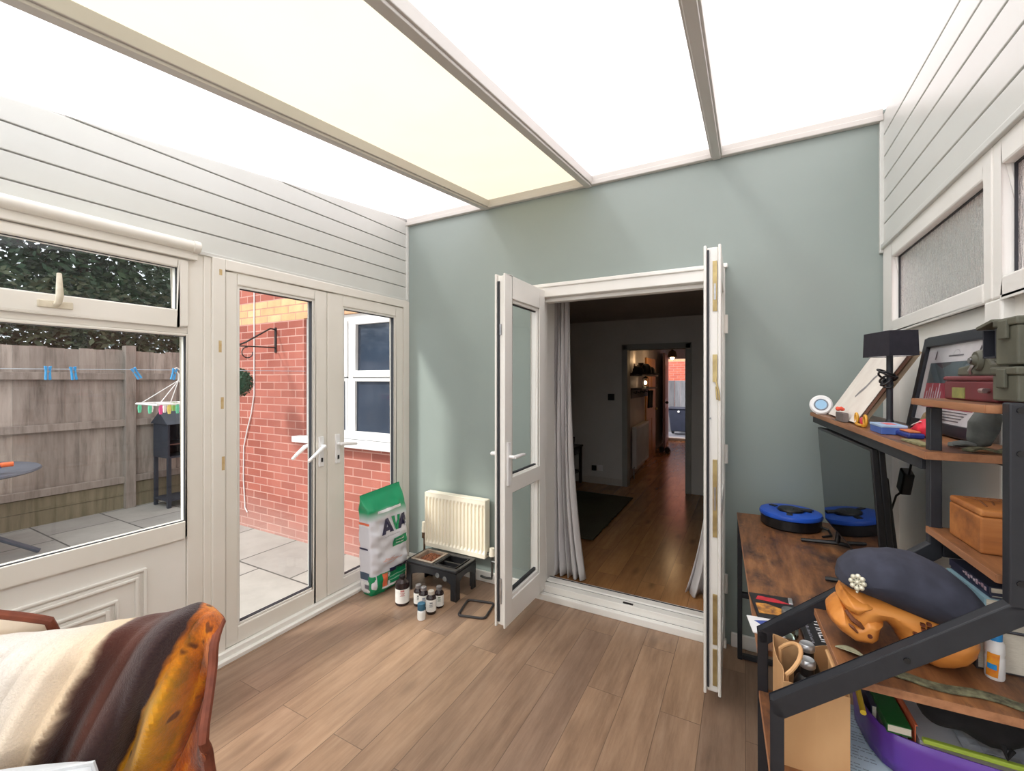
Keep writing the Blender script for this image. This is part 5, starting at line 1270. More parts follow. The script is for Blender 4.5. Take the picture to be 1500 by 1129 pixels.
# --- papers and cards on the desk
def slab(name, label, cat, cx, cy, z, sx, sy, h, rz, mat, group=None, bevel=.0015):
    t = thing(name, label, cat, (cx, cy, z), rz, group)
    T = ROOT[t.name]
    def W(m): m.v = [tuple(T @ Vector(v)) for v in m.v]; return m
    return t, W
def wtext(W, body, size, x, y, z, mat, parent, rot=0, name='lettering'):
    c_, s_ = math.cos(rot), math.sin(rot)
    return obj(name, W(text_m(body, size, lambda a, b: (x + a * c_ - b * s_, y + a * s_ + b * c_, z))), mat, parent, fix=False)
CARD = pm('black_card', (34, 30, 32), (26, 22, 26), 14, .35)
t, W = slab('magazine', 'dark magazine with a red and orange cover picture, on the desk beside its front edge', 'magazine', .078, 1.545, .7505, .11, .15, .005, R(8), None)
obj('cover', W(box(-.058, .058, -.078, .078, 0, .005)), CARD, t, bevel=.001)
obj('red_picture', W(M().prism([(-.045, .035), (-.035, .06), (.01, .055), (.05, .03), (.0, .028)], lambda a, b, d_: (a, b, d_), .0051, .0056)), pm('red_print', (214, 46, 62), (170, 34, 46), 40, .4), t)
obj('orange_picture', W(M().prism([(-.05, -.055), (-.05, .008), (-.02, .012), (.015, -.008), (.045, -.04), (.03, -.05)], lambda a, b, d_: (a, b, d_), .0051, .0056)), pm('orange_print', (226, 158, 66), (120, 78, 50), 60, .4), t)
t, W = slab('leaflet', 'white and blue leaflet poking out at the desk front edge', 'leaflet', .055, 1.42, .7505, .1, .1, .003, R(10), None)
obj('sheet', W(box(-.045, .05, -.045, .045, 0, .003)), WHITE_P, t); obj('blue_print', W(M().prism([(-.03, .02), (.035, .038), (.01, -.035)], lambda a, b, d_: (a, b, d_), .0031, .0034)), pm('blue_print', (66, 84, 160), None, 30, .4), t)
t, W = slab('book', 'black book with large white title letters, on the desk beside the paper bag', 'book', .176, 1.415, .7505, .06, .18, .012, R(4), None)
obj('cover', W(box(-.040, .034, -.095, .095, 0, .012)), CARD, t, bevel=.0015)
wtext(W, 'STIRLING', .043, .010, .0, .0125, WHT, t, R(-90)); obj('small_print', W(strokes_m(.12, .008, 12, lambda a, b: (-.022 + b, .01 - a, .0125))), pm('grey_print', (140, 140, 150), None, 30, .5), t, fix=False)
obj('usb_stick', box(.118, .130, 1.585, 1.625, .7505, .758), SILVER, label='small silver memory stick on the desk beyond the magazine', cat='memory stick', bevel=.002)
t = thing('red_tag', 'small red tag on the desk against the side shelf', 'tag', (.152, 1.52, .75)); obj('tag_body', M().prism([(.135, 1.51), (.165, 1.50), (.17, 1.53), (.142, 1.545)], lambda a, b, d_: (a, b, d_), .7502, .757), pm('red_orange_plastic', (224, 74, 50), None, 20, .4), t, bevel=.001)
t = thing('glass_jar', 'small clear glass jar with a metal lid on the desk behind the paper bag', 'jar', (.105, 1.40, .75))
GJ = m_glass('jar_glass', (222, 232, 226), 1.0)
obj('jar_body', M().lathe([(.001, .0006), (.020, .0006), (.022, .006), (.022, .045), (.016, .055), (.016, .06)], (.105, 1.40, .75), 20), GJ, t, smooth=True); obj('lid', M().lathe([(.001, .072), (.017, .072), (.018, .07), (.018, .058)], (.105, 1.40, .75), 20), STEEL, t, smooth=True)

# --- paper bag with two bottles (in the side shelving)
KRAFT = pm('kraft_paper', (206, 164, 118), (192, 148, 102), 9, .75, stretch=(1, 1, .4), bump=.08)
pb = thing('paper_bag', 'brown kraft paper carrier bag holding two bottles, on the side shelf', 'bag', kw(.09, -.80, .652), R(3))
bx = (.028, .140, -.900, -.715); zb, zt_ = .6525, .822
m = M()
for x, s2 in ((bx[0], 1), (bx[1], -1)): m.grid(lambda u, v: (x + .004 * math.sin(u * PI * 2) * v, bx[2] + (bx[3] - bx[2]) * u, zb + (zt_ - zb + .006 * math.sin(u * 9)) * v), 12, 8)
for y, s2 in ((bx[2], 1), (bx[3], -1)): m.grid(lambda u, v: (bx[0] + (bx[1] - bx[0]) * u, y + s2 * .020 * (1 - abs(2 * u - 1)) * v * (1 if y == bx[3] else .1), zb + (zt_ - zb + .004 * math.sin(u * 7 + 1)) * v), 12, 8)
m.box(bx[0], bx[1], bx[2], bx[3], zb, zb + .001)
obj('bag_body', KW(m), KRAFT, pb, solid=.0012)
HAND = pm('tan_paper_handle', (222, 176, 124), (206, 158, 108), 30, .7)
for x, o_ in ((bx[0] + .010, .016), (bx[1] - .006, -.006)):
    yc = (bx[2] + bx[3]) / 2 - .01; pts = [(x, yc - .05, zt_ - .05), (x, yc - .05, zt_ - .01)] + [(x + o_ * 2 * math.sin(PI * k / 12), yc - .05 * math.cos(PI * k / 12), zt_ + .035 * math.sin(PI * k / 12)) for k in range(13)] + [(x, yc + .05, zt_ - .01), (x, yc + .05, zt_ - .05)]
    obj('handle', KW(M().tube(pts, .0045, 8)), HAND, pb, smooth=True)
for k, (x, y, lb) in enumerate(((.090, -.765, 'dark bottle with a silver cap in the paper bag, on the far side'), (.080, -.832, 'dark bottle with a silver cap in the paper bag, on the near side'))):
    b = thing('bottle', lb, 'bottle', kw(x, y, .654), 0, 'bottles in the paper bag'); c = kw(x, y, .654)
    obj('bottle_body', M().lathe([(.001, 0), (.024, 0), (.025, .006), (.025, .135), (.020, .150), (.0135, .158), (.0135, .180)], c, 28), BLACKP, b, smooth=True)
    obj('cap', M().lathe([(.014, .176), (.0155, .178), (.0155, .188), (.013, .192), (.008, .191), (.0005, .1905)], c, 28), SILVER, b, smooth=True)

# --- wooden head wearing the beret
BERET = [(0.17, 1.028), (0.175, 1.052), (0.197, 1.077), (0.232, 1.093), (0.27, 1.098), (0.307, 1.092), (0.348, 1.073), (0.378, 1.049), (0.399, 1.025), (0.401, 1.008), (0.387, 0.989), (0.358, 0.97), (0.313, 0.978), (0.259, 0.988), (0.217, 1.001), (0.187, 1.014)]
HEAD = [(0.177, 1.008), (0.173, 0.991), (0.179, 0.977), (0.16, 0.961), (0.156, 0.944), (0.17, 0.928), (0.195, 0.913), (0.227, 0.915), (0.239, 0.928), (0.242, 0.949), (0.248, 0.959), (0.26, 0.949), (0.277, 0.919), (0.302, 0.897), (0.327, 0.8905), (0.35, 0.896), (0.372, 0.908), (0.386, 0.928), (0.391, 0.949), (0.388, 0.968), (0.368, 0.984), (0.323, 0.999), (0.259, 1.012), (0.203, 1.024)]
JAW = [(0.176, 0.984), (0.162, 0.968), (0.154, 0.957), (0.156, 0.944), (0.17, 0.928), (0.195, 0.913), (0.227, 0.915), (0.239, 0.928), (0.242, 0.949), (0.248, 0.962), (0.232, 0.977), (0.209, 0.980), (0.197, 0.966)]
BROW = [(0.180, 1.011), (0.172, 0.99), (0.180, 0.974), (0.201, 0.964), (0.226, 0.983), (0.243, 0.998), (0.217, 1.009)]
HW = wood('carved_orange_wood', (218, 148, 76), (208, 134, 62), (178, 106, 46), 'X', .36, .7)
YH = 1.16
hd = thing('carved_wooden_head', 'carved orange wooden head with open mouth, under the navy beret', 'carving', (.27, YH, .89))
def HF(a, b, d_): return (a, YH + d_ - .008, b)
m = M().inflate(HEAD, .062, .045, HF, 64); obj('carved_head', m, HW, hd, smooth=True)
m = M().inflate(JAW, .066, .022, HF, 44); obj('jaw', m, HW, hd, smooth=True)
m = M().inflate(BROW, .066, .022, HF, 40); obj('nose_and_brow', m, HW, hd, smooth=True)
m = M()
for a, b in ((.296, .985), (.305, .988), (.297, .976), (.306, .979), (.285, .966)): m.box(a - .003, a + .003, YH - .0715, YH - .064, b - .0025, b + .0025)
m.cyl((.216, YH - .0765, .944), (.216, YH - .07, .944), .004, n=10)
obj('dark_knots', m, pm('dark_wood_knot', (96, 44, 24), None, 30, .5), hd)
m = M().tube([(.180, YH - .060, .980), (.190, YH - .071, .968), (.200, YH - .073, .962), (.206, YH - .071, .955)], [.003, .005, .005, .003], 8); m.tube([(.181, YH - .068, .958), (.190, YH - .0735, .953), (.197, YH - .0735, .945)], [.002, .0035, .002], 6)
obj('mouth_carving', m, pm('dark_carved_groove', (112, 62, 32), None, 30, .6), hd, smooth=True)
FELT = pm('navy_grey_felt', (56, 58, 72), (44, 46, 58), 30, .95, bump=.2, bdist=.002)
br = thing('beret', 'navy grey beret with a pale metal badge, worn by the carved wooden head', 'beret', (.28, YH, .99))
def BF(a, b, d_): return (a, YH + d_ * 1.0 - .008 + .012 * math.sin((a - .17) * 14), b + .0035 * math.sin(a * 40 + d_ * 30))
m = M().inflate(BERET, .088, .060, BF, 72); obj('crown', m, FELT, br, smooth=True)
PALE = pm('pale_badge_metal', (226, 222, 204), (196, 192, 172), 60, .4, .3)
m = M(); bc_ = Vector((.196, YH - .0815, 1.049)); nb = Vector((-.5, -.85, .18)).normalized(); ub = Vector((0, 0, 1)); ub = (ub - nb * ub.dot(nb)).normalized(); rb = ub.cross(nb)
def bd(a, b, c=0): return bc_ + rb * a + ub * b + nb * c
for k in range(8):
    a = 2 * PI * k / 8; m.sphere(bd(.0105 * math.cos(a), .0115 * math.sin(a), .002), .0048, 6); m.tube([bd(.003 * math.cos(a), .003 * math.sin(a), .002), bd(.011 * math.cos(a), .012 * math.sin(a), .002)], .0018, 5)
m.sphere(bd(0, 0, .003), .0045, 8); m.cyl(bd(0, -.014), bd(0, -.020, .001), .003, .002, 8)
obj('badge', m, PALE, br, smooth=True)
# bottle, leaf and webbing on the same shelf
sb = thing('squeeze_bottle', 'white squeeze bottle with a blue cap and orange label, behind the slanted bar', 'bottle', (.412, 1.146, .89)); c = (.412, 1.146, .8905)
m = M().lathe([(.001, 0), (.0125, 0), (.0138, .004), (.0138, .040), (.0126, .044), (.0138, .048), (.0135, .066), (.0095, .074)], c, 24); obj('bottle_body', m, WHITE_P, sb, smooth=True)
obj('cap', M().lathe([(.0105, .071), (.0105, .088), (.008, .095), (.0005, .096)], c, 20), pm('sky_blue_cap', (40, 150, 224), None, 20, .35), sb, smooth=True)
a0 = math.atan2(-1.146, -.412)
def sbl(a, b, r_=.0143): return (c[0] + r_ * math.cos(a0 + a), c[1] + r_ * math.sin(a0 + a), c[2] + b)
obj('orange_label', M().grid(lambda u, v: sbl(-.9 + 1.2 * u + .2 * v, .006 + .044 * v), 14, 8), pm('orange_yellow_print', (244, 178, 40), (222, 120, 44), 60, .45), sb, fix=False, smooth=True)
obj('blue_label', M().grid(lambda u, v: sbl(-.7 + .9 * u, .020 + .010 * v, .0146), 10, 2), pm('sky_blue_cap', (40, 150, 224)), sb, fix=False)
CAMO = pm('camouflage_webbing', (124, 124, 96), (62, 60, 46), 90, .9, bump=.4)
def strapm(pts, wd, th):
    m = M(); P = [Vector(p) for p in pts]
    fr_ = []
    for i, p in enumerate(P):
        d_ = (P[min(i + 1, len(P) - 1)] - P[max(i - 1, 0)]).normalized(); sd = d_.cross(Vector((0, 0, 1)))
        if sd.length < 1e-4: sd = Vector((0, 1, 0))
        sd.normalize(); up = sd.cross(d_); fr_.append([p - sd * wd / 2, p + sd * wd / 2, p + sd * wd / 2 + up * th, p - sd * wd / 2 + up * th])
    vs = [q for f_ in fr_ for q in f_]; fs = [(0, 1, 2, 3), tuple(4 * (len(P) - 1) + k for k in (3, 2, 1, 0))]
    for i in range(len(P) - 1):
        for k in range(4): fs.append((i * 4 + k, i * 4 + (k + 1) % 4, i * 4 + 4 + (k + 1) % 4, i * 4 + 4 + k))
    return m.add(vs, fs)
obj('webbing_strap', strapm([(.215 + .018 * k, 1.062 + .006 * math.sin(k * .9), .8905 + .0012 * abs(math.sin(k * 1.7))) for k in range(14)], .022, .004), CAMO, label='camouflage webbing strap lying along the edge of the shelf with the beret', cat='strap', bevel=.001)
t = thing('pale_leaf', 'pale green dried leaf on the shelf below the carved mouth', 'leaf', (.19, 1.12, .89))
obj('blade', M().grid(lambda u, v: (.165 + .05 * u, 1.115 + (v - .5) * .022 * math.sin(PI * min(1, u * .95 + .04)) - .02 * u, .8915 + .006 * math.sin(PI * u) + .003 * abs(v - .5)), 14, 6), pm('pale_green_leaf', (178, 178, 150), (138, 138, 112), 40, .8), t, solid=.001, smooth=True)
# stack of books beyond the beret
zb = .8902
for k, (h, c1, lb, dx) in enumerate(((.080, (66, 60, 62), 'dark grey book at the bottom of the stack beyond the beret', 0), (.047, (90, 96, 110), 'slate grey book in the middle of the stack beyond the beret', .004), (.028, (142, 178, 192), 'pale blue book with dark lettering in the stack beyond the beret', -.004), (.008, (38, 44, 70), 'thin navy book in the stack beyond the beret', .003), (.014, (34, 38, 62), 'navy book with a pale patterned spine, topmost of the stack', .0))):
    t = thing('book', lb, 'book', (.452, 1.255, zb), R(3 + .5 * k), 'books stacked beyond the beret'); T = ROOT[t.name]
    def W(m): m.v = [tuple(T @ Vector(v)) for v in m.v]; return m
    mm = pm('book_%d' % k, c1, None, 14, .5)
    x0, x1, y0, y1 = (-.062 if k < 2 else -.066) + dx, .055, (-.085 if k < 2 else -.125), .014
    m = M(); m.box(x0, x1, y0, y1, 0, .002); m.box(x0, x1, y0, y1, h - .0025, h - .0005); m.box(x0, x0 + .003, y0, y1, .002, h - .0025); obj('cover', W(m), mm, t, bevel=.0008)
    obj('pages', W(box(x0 + .003, x1 - .003, y0 + .003, y1 - .003, .0022, h - .0027)), pm('paper_pages', (226, 220, 206), (206, 198, 182), 60, .8, stretch=(1, 1, 20)), t)
    if k == 2: obj('lettering', W(strokes_m(.060, .017, 6, lambda a, b: (x0 - .0006, -.03 - a * .8, h / 2 + b))), pm('dark_print', (36, 44, 60), None, 20, .5), t, fix=False)
    if k == 4:
        m = M()
        for i in range(9): m.box(x0 - .0006, x0, y0 + .008 + i * .009, y0 + .014 + i * .009, .002 + .002 * (i % 3), .009 + .002 * (i % 2))
        obj('spine_print', W(m), pm('pink_white_print', (206, 196, 204), (150, 110, 124), 90, .5), t)
    zb += h

# --- wooden box on the upper side shelf
BW_ = wood('honey_carved_wood', (180, 120, 66), (160, 100, 52), (118, 70, 38), 'X', .42, .8)
t = thing('wooden_box', 'honey coloured carved wooden box on the upper side shelf', 'box', (.44, 1.205, 1.12), R(3))
T = ROOT[t.name]
def W(m): m.v = [tuple(T @ Vector(v)) for v in m.v]; return m
obj('box_body', W(box(-.052, .055, -.062, .062, .0004, .0700)), BW_, t, bevel=.004, seg=3); obj('lid', W(box(-.052, .055, -.062, .062, .0702, .084)), BW_, t, bevel=.005, seg=3)
m = M()
for k in range(5): m.tube([(-.03 + .018 * k, -.03 + .02 * math.sin(k * 2), .0838), (-.02 + .018 * k, .02, .0842), (-.035 + .018 * k, .045, .0838)], .0018, 6)
obj('carving', W(m), pm('dark_carved_line', (110, 66, 34), None, 30, .6), t, smooth=True)

# --- lower side shelf: letter, purple file, books, bag
Z3 = .6525
t = thing('letter', 'pale blue printed letter lying beside the purple file tray', 'letter', kw(.18, -.77, Z3), R(-2)); T = ROOT[t.name]
def W(m): m.v = [tuple(T @ Vector(v)) for v in m.v]; return m
LW, LL = .048, .130
def lf(x, y): return .0016 + .003 * math.sin(6 * (y + .1)) ** 2
obj('sheet', W(M().grid(lambda u, v: (-LW + 2.3 * LW * u, -LL + 2 * LL * v, lf(0, -LL + 2 * LL * v)), 6, 16)), pm('pale_blue_paper', (200, 222, 236), (190, 213, 228), 4, .6), t, solid=.0006)
m = M(); r3 = random.Random(2)
for k in range(24):
    y = LL - .022 - k * .0088
    if k in (3, 8, 13, 19): continue
    wl = (.072 if k % 4 else .045) * r3.uniform(.8, 1.1); x = -.040
    while x < -.040 + wl:
        ww = r3.uniform(.004, .012); m.add([(x, y, lf(0, y) + .0009), (x + ww, y, lf(0, y) + .0009), (x + ww, y + .0024, lf(0, y) + .0009), (x, y + .0024, lf(0, y) + .0009)], [(0, 1, 2, 3)]); x += ww + .0025
obj('print_lines', W(m), pm('grey_text_print', (132, 150, 166), (150, 168, 182), 220, .6), t, fix=False)
obj('blue_patch', W(M().grid(lambda u, v: (.0 + .058 * u, -LL + .006 + .035 * v, lf(0, -LL + .035 * v) + .0012), 4, 4)), pm('sky_print', (90, 160, 220), None, 20, .5), t, fix=False)
PURP = pm('purple_plastic', (112, 72, 176), (96, 58, 158), 6, .3)
t = thing('purple_file', 'curved purple plastic file tray standing on the side shelf', 'file tray', kw(.33, -.78, Z3))
path = [(.188, -.700), (.190, -.745), (.195, -.785), (.206, -.820), (.224, -.842), (.262, -.853), (.33, -.860), (.42, -.866), (.488, -.869)]
P = []
for i in range(len(path) - 1):
    for k in range(4): a = k / 4; P.append((path[i][0] * (1 - a) + path[i + 1][0] * a, path[i][1] * (1 - a) + path[i + 1][1] * a))
P.append(path[-1]); n_ = len(P); Zt = Z3 + .008
m = M().grid(lambda u, v: (P[int(round(u * (n_ - 1)))][0] + .006 * (1 - v), P[int(round(u * (n_ - 1)))][1] + .004 * (1 - v), Zt + .080 * v), n_ - 1, 4); obj('curved_wall', KW(m), PURP, t, solid=.003, smooth=True)
m = M(); m.add([(a + .007, b + .005, Zt + .0008) for a, b in P] + [(.488, -.70, Zt + .0008)], [tuple(range(n_ + 1))]); obj('tray_base', KW(m), PURP, t)
UG = 'books and folders in the purple file tray'
def flatbook(name, label, cat, x0, x1, y0, y1, z0, z1, c1, pages=True):
    t = thing(name, label, cat, kw((x0 + x1) / 2, (y0 + y1) / 2, z0), 0, UG)
    m = M(); e = .0018
    m.box(x0, x1, y0, y1, z1 - e, z1); m.box(x0, x1, y0, y1, z0, z0 + e); m.box(x0, x0 + e, y0, y1, z0 + e, z1 - e); obj('cover', KW(m), pm(name + '_%d_%d_%d' % c1, c1, None, 10, .45), t, bevel=.0006)
    if pages: obj('pages', KW(box(x0 + e + .0002, x1 - .001, y0 + .002, y1 - .002, z0 + e + .0002, z1 - e - .0002)), pm('paper_pages', (226, 220, 206), (206, 198, 182), 60, .8), t)
flatbook('notebook', 'dark navy notebook standing beside the green book in the tray', 'notebook', .2030, .2130, -.782, -.70, Z3 + .012, .752, (40, 42, 74))
flatbook('book', 'white paged book lying under the green book in the tray', 'book', .2150, .256, -.812, -.70, Z3 + .012, .740, (150, 150, 160))
flatbook('book', 'green covered book lying uppermost in the purple tray', 'book', .2125, .252, -.842, -.695, .7420, .760, (24, 96, 40))
flatbook('folder', 'orange card folder edge standing beside the green book', 'folder', .257, .262, -.838, -.70, Z3 + .012, .768, (216, 112, 76), False)
flatbook('folder', 'white card folder lying beyond the orange folder edge', 'folder', .264, .484, -.840, -.70, .720, .742, (206, 208, 216))
flatbook('book', 'grey book at the bottom of the purple tray', 'book', .264, .484, -.840, -.70, Z3 + .012, .7195, (96, 96, 106))
t = thing('highlighter', 'yellow highlighter pen leaning on the dark navy notebook', 'pen', kw(.183, -.79, .74)); p0 = Vector(kw(.1785, -.826, .758)); p1 = Vector(kw(.188, -.735, .766)); d_ = (p1 - p0).normalized()
obj('barrel', M().cyl(p0, p0 + d_ * .075, .0055, n=14), pm('yellow_plastic', (236, 206, 60), None, 20, .4), t, smooth=True); obj('cap', M().cyl(p0 + d_ * .075, p0 + d_ * .11, .006, n=14), pm('navy_plastic', (40, 44, 90), None, 20, .4), t, smooth=True)
t = thing('plastic_folder', 'lime green edged clear folder lying below the black cloth bag', 'folder', kw(.38, -.84, .743))
obj('lime_edge', KW(M().bar((.266, -.845, .7475), (.49, -.851, .7475), .010, .009)), pm('lime_plastic', (166, 190, 70), None, 12, .4), t, bevel=.002)
obj('clear_sheet', KW(M().grid(lambda u, v: (.33 + .16 * u, -.838 + .12 * v, .7445 + .006 * math.sin(u * 6 + v * 4) ** 2), 12, 8)), pm('crinkled_clear_plastic', (178, 182, 190), (140, 144, 154), 22, .25, bump=.5), t, solid=.001)
t = thing('cloth_bag', 'black cloth bag bundled at the right end of the lower shelf', 'bag', kw(.37, -.80, .755))
m = M(); m.sphere((.366, -.800, .812), 1, 20, (.104, .062, .054)); m.v = [((v[0] + .006 * math.sin(v[1] * 70 + v[2] * 40)), v[1] + .005 * math.sin(v[0] * 80), v[2] + .005 * math.sin(v[0] * 60 + v[1] * 30)) for v in m.v]
obj('bag_cloth', KW(m), pm('black_cloth', (22, 22, 26), (14, 14, 18), 40, .9, bump=.3), t, smooth=True)
obj('drawstring', KW(M().tube([(.37, -.850, .80), (.375, -.858, .78), (.38, -.856, .762), (.387, -.858, .78)], .004, 8)), pm('black_cloth', (22, 22, 26)), t, smooth=True)

# ------------------------------------------------------------------ things on the raised shelf
ZS = 1.2925
t = thing('smart_clock', 'small round white clock with a pale blue face on the far shelf end', 'clock', (.300, 2.40, ZS)); n_ = Vector((-.30, -2.40, .55)).normalized(); q = n_.to_track_quat('Z', 'Y').to_matrix(); c = Vector((.302, 2.395, ZS + .043))
obj('clock_body', M().lathe([(.001, -.022), (.03, -.02), (.042, -.008), (.044, .004), (.038, .010), (.028, .009), (.001, .009)], c, 32, q), WHITE_P, t, smooth=True)
obj('clock_face', M().lathe([(.021, .0092), (.021, .0105), (.001, .0105)], c, 32, q), emis('pale_blue_display', (176, 212, 240), .8), t)
obj('face_ring', M().lathe([(.021, .010), (.024, .013), (.027, .010)], c, 32, q), pm('grey_ring', (150, 158, 170), None, 20, .4), t)
obj('stand', box(.285, .322, 2.385, 2.425, ZS, ZS + .006), WHITE_P, t, bevel=.002)
# leaning canvases
def leaner(name, label, cat, yl, xb, xt, y0, y1, zb, zt2, th, mat, edge, group=None):
    t = thing(name, label, cat, ((xb + xt) / 2, (y0 + y1) / 2, zb), 0, group)
    u = Vector((xt - xb, 0, zt2 - zb)); L_ = u.length; u.normalize(); nn = Vector((-u.z, 0, u.x)); ya = Vector((0.035, -1, 0)).normalized()
    o_ = Vector((xb, y1, zb))
    def P(a, b, d_): v = o_ + ya * a + u * b + nn * d_; return (v.x, v.y, v.z)
    W_ = abs(y1 - y0)
    return t, P, W_, L_
t, P, W_, L_ = leaner('canvas', 'white canvas board with a grey brush mark, leaning on the wall behind the lamp', 'canvas', 0, .322, .474, 1.90, 2.34, ZS + .007, ZS + .262, .01, None, None, 'leaning boards')
m = M(); frame_m(m, P, 0, W_, 0, L_, .02, .02, .02, .02, -.012, -.001); obj('stretcher_edge', m, pm('brown_board_edge', (120, 84, 66), None, 20, .7), t)
obj('canvas_face', M().add([P(0, 0, 0), P(W_, 0, 0), P(W_, L_, 0), P(0, L_, 0), P(0, 0, -.003), P(W_, 0, -.003), P(W_, L_, -.003), P(0, L_, -.003)], [(0, 1, 2, 3), (7, 6, 5, 4), (0, 4, 5, 1), (1, 5, 6, 2), (2, 6, 7, 3), (3, 7, 4, 0)]), pm('white_canvas', (232, 226, 216), (222, 214, 204), 14, .8, bump=.1), t)
mk = [(.20, .10), (.215, .125), (.245, .15), (.262, .185), (.285, .20), (.295, .19), (.275, .17), (.262, .138), (.235, .115), (.215, .095)]
obj('grey_mark', M().add([P(a, b, .0008) for a, b in mk], [tuple(range(len(mk)))]), pm('grey_ink_mark', (150, 148, 148), (120, 118, 120), 40, .7), t, fix=False)
t, P, W_, L_ = leaner('canvas', 'second canvas board edge showing behind the white one', 'canvas', 0, .346, .498, 1.93, 2.33, ZS + .006, ZS + .256, .01, None, None, 'leaning boards')
m = M(); frame_m(m, P, 0, W_, 0, L_, .02, .02, .02, .02, -.012, .0); m.add([P(.01, .01, -.002), P(W_ - .01, .01, -.002), P(W_ - .01, L_ - .01, -.002), P(.01, L_ - .01, -.002)], [(0, 1, 2, 3)]); obj('board', m, pm('tan_board', (214, 196, 166), (176, 152, 120), 20, .7), t)
# lamp
t = thing('table_lamp', 'small black table lamp with a box shade and cord wound on its stem', 'lamp', (.408, 1.80, ZS)); c = (.408, 1.80, ZS)
obj('base', M().lathe([(.001, .0005), (.042, .0005), (.044, .006), (.040, .012), (.012, .016), (.009, .03)], c, 28), BLACK, t, smooth=True)
obj('stem', M().cyl((c[0], c[1], ZS + .015), (c[0], c[1], ZS + .25), .0085), BLACK, t, smooth=True)
m = M()
for k in range(5): m.tube([(c[0] + (.013 + .003 * k) * math.cos(a) - .006, c[1] + (.012 + .002 * k) * math.sin(a), ZS + .145 + .008 * k + .014 * math.sin(a + k * 1.3)) for a in np.linspace(0, 2 * PI, 15)[:-1]], .0032, 6, True)
obj('wound_cord', m, BLACKP, t, smooth=True)
SH = pm('black_fabric_shade', (34, 32, 42), (26, 24, 34), 60, .8)
m = M(); z0, z1 = ZS + .232, ZS + .310; hx, hy = .038, .068; q = Matrix.Rotation(R(16), 3, 'Z'); fr4 = [(-hx, -hy), (hx, -hy), (hx, hy), (-hx, hy)]
def sv(a, b, z, s2=1): v = q @ Vector((a * s2, b * s2, 0)); return (c[0] + v.x, c[1] + v.y, z)
m.add([sv(a, b, z0, 1.04) for a, b in fr4] + [sv(a, b, z1, 1.0) for a, b in fr4], [(i, (i + 1) % 4, 4 + (i + 1) % 4, 4 + i) for i in range(4)]); ls = obj('lamp_shade', m, SH, t, solid=.002)
m = M().add([sv(a * .95, b * .97, z0 + .001, 1.03) for a, b in fr4] + [sv(a * .95, b * .97, z1 - .001, 1.0) for a, b in fr4], [(i, (i + 1) % 4, 4 + (i + 1) % 4, 4 + i) for i in range(4)]); obj('shade_lining', m, WHITE_P, ls, fix=False)
m = M().bar(sv(-hx, 0, z1 - .02), sv(hx, 0, z1 - .02), .004, .004); m.bar(sv(0, -hy, z1 - .02), sv(0, hy, z1 - .02), .004, .004); obj('shade_ring', m, BLACK, ls)
# framed print leaning on the right wall
t, P, W_, L_ = leaner('picture_frame', 'black framed military print with a wide white mount, leaning on the right wall', 'picture frame', 0, .484, .532, 1.46, 1.91, ZS + .004, ZS + .290, .01, None, None)
m = M(); frame_m(m, P, 0, W_, 0, L_, .030, .030, .030, .030, -.010, .010); obj('frame', m, pm('black_frame_wood', (36, 38, 46), (28, 30, 38), 12, .4), t, bevel=.0025)
def rect(a0, a1, b0, b1, d_): return M().add([P(a0, b0, d_), P(a1, b0, d_), P(a1, b1, d_), P(a0, b1, d_)], [(0, 1, 2, 3)])
obj('mount', rect(.026, W_ - .026, .026, L_ - .026, 0), pm('white_mount_card', (228, 226, 230), None, 12, .7), t, fix=False)
pic = obj('print_sky', rect(.065, W_ - .065, .145, L_ - .082, .001), pm('teal_print', (104, 122, 130), (78, 92, 100), 9, .5), t, fix=False)
obj('print_red', rect(.065, W_ - .065, .070, .145, .001), pm('dusty_red_print', (186, 86, 100), (156, 66, 80), 14, .5), t, fix=False)
m = M()
for k in range(7):
    a = .08 + k * .016; h_ = .02 + .012 * ((k * 7) % 3); m.add([P(a, .085, .0016), P(a + .009, .085, .0016), P(a + .007, .10 + h_, .0016), P(a + .002, .10 + h_, .0016)], [(0, 1, 2, 3)])
obj('print_figures', m, pm('white_print_figures', (232, 228, 232), (180, 160, 176), 60, .5), t, fix=False)
obj('print_roof', M().add([P(.10, L_ - .083, .0015), P(.21, L_ - .083, .0015), P(.20, L_ - .09, .0015), P(.155, L_ - .10, .0015)], [(0, 1, 2, 3)]), pm('slate_print', (70, 66, 76), None, 10, .5), t, fix=False)
m = M()
for a in (.09, W_ - .10): m.add([P(a, L_ - .072, .0012), P(a + .007, L_ - .072, .0012), P(a + .009, L_ - .05, .0012), P(a + .004, L_ - .042, .0012), P(a, L_ - .055, .0012)], [(0, 1, 2, 3, 4)])
for k in range(10):
    an = PI * k / 9; m.add([P(W_ / 2 + .018 * math.cos(an), L_ - .06 + .012 * math.sin(an), .0012), P(W_ / 2 + .018 * math.cos(an) + .003, L_ - .06 + .012 * math.sin(an), .0012), P(W_ / 2 + .018 * math.cos(an) + .002, L_ - .057 + .012 * math.sin(an), .0012)], [(0, 1, 2)])
m.add([P(W_ / 2 - .045, L_ - .066, .0012), P(W_ / 2 + .045, L_ - .066, .0012), P(W_ / 2 + .045, L_ - .062, .0012), P(W_ / 2 - .045, L_ - .062, .0012)], [(0, 1, 2, 3)])
obj('mount_emblems', m, pm('grey_print_ink', (110, 108, 116), None, 20, .6), t, fix=False)
m = M()
for k in range(4): m.add([P(.12 + .01 * k, .062 - k * .008, .0012), P(.36 - .012 * k, .062 - k * .008, .0012), P(.36 - .012 * k, .065 - k * .008, .0012), P(.12 + .01 * k, .065 - k * .008, .0012)], [(0, 1, 2, 3)])
obj('mount_caption', m, pm('grey_print_ink', (110, 108, 116)), t, fix=False)
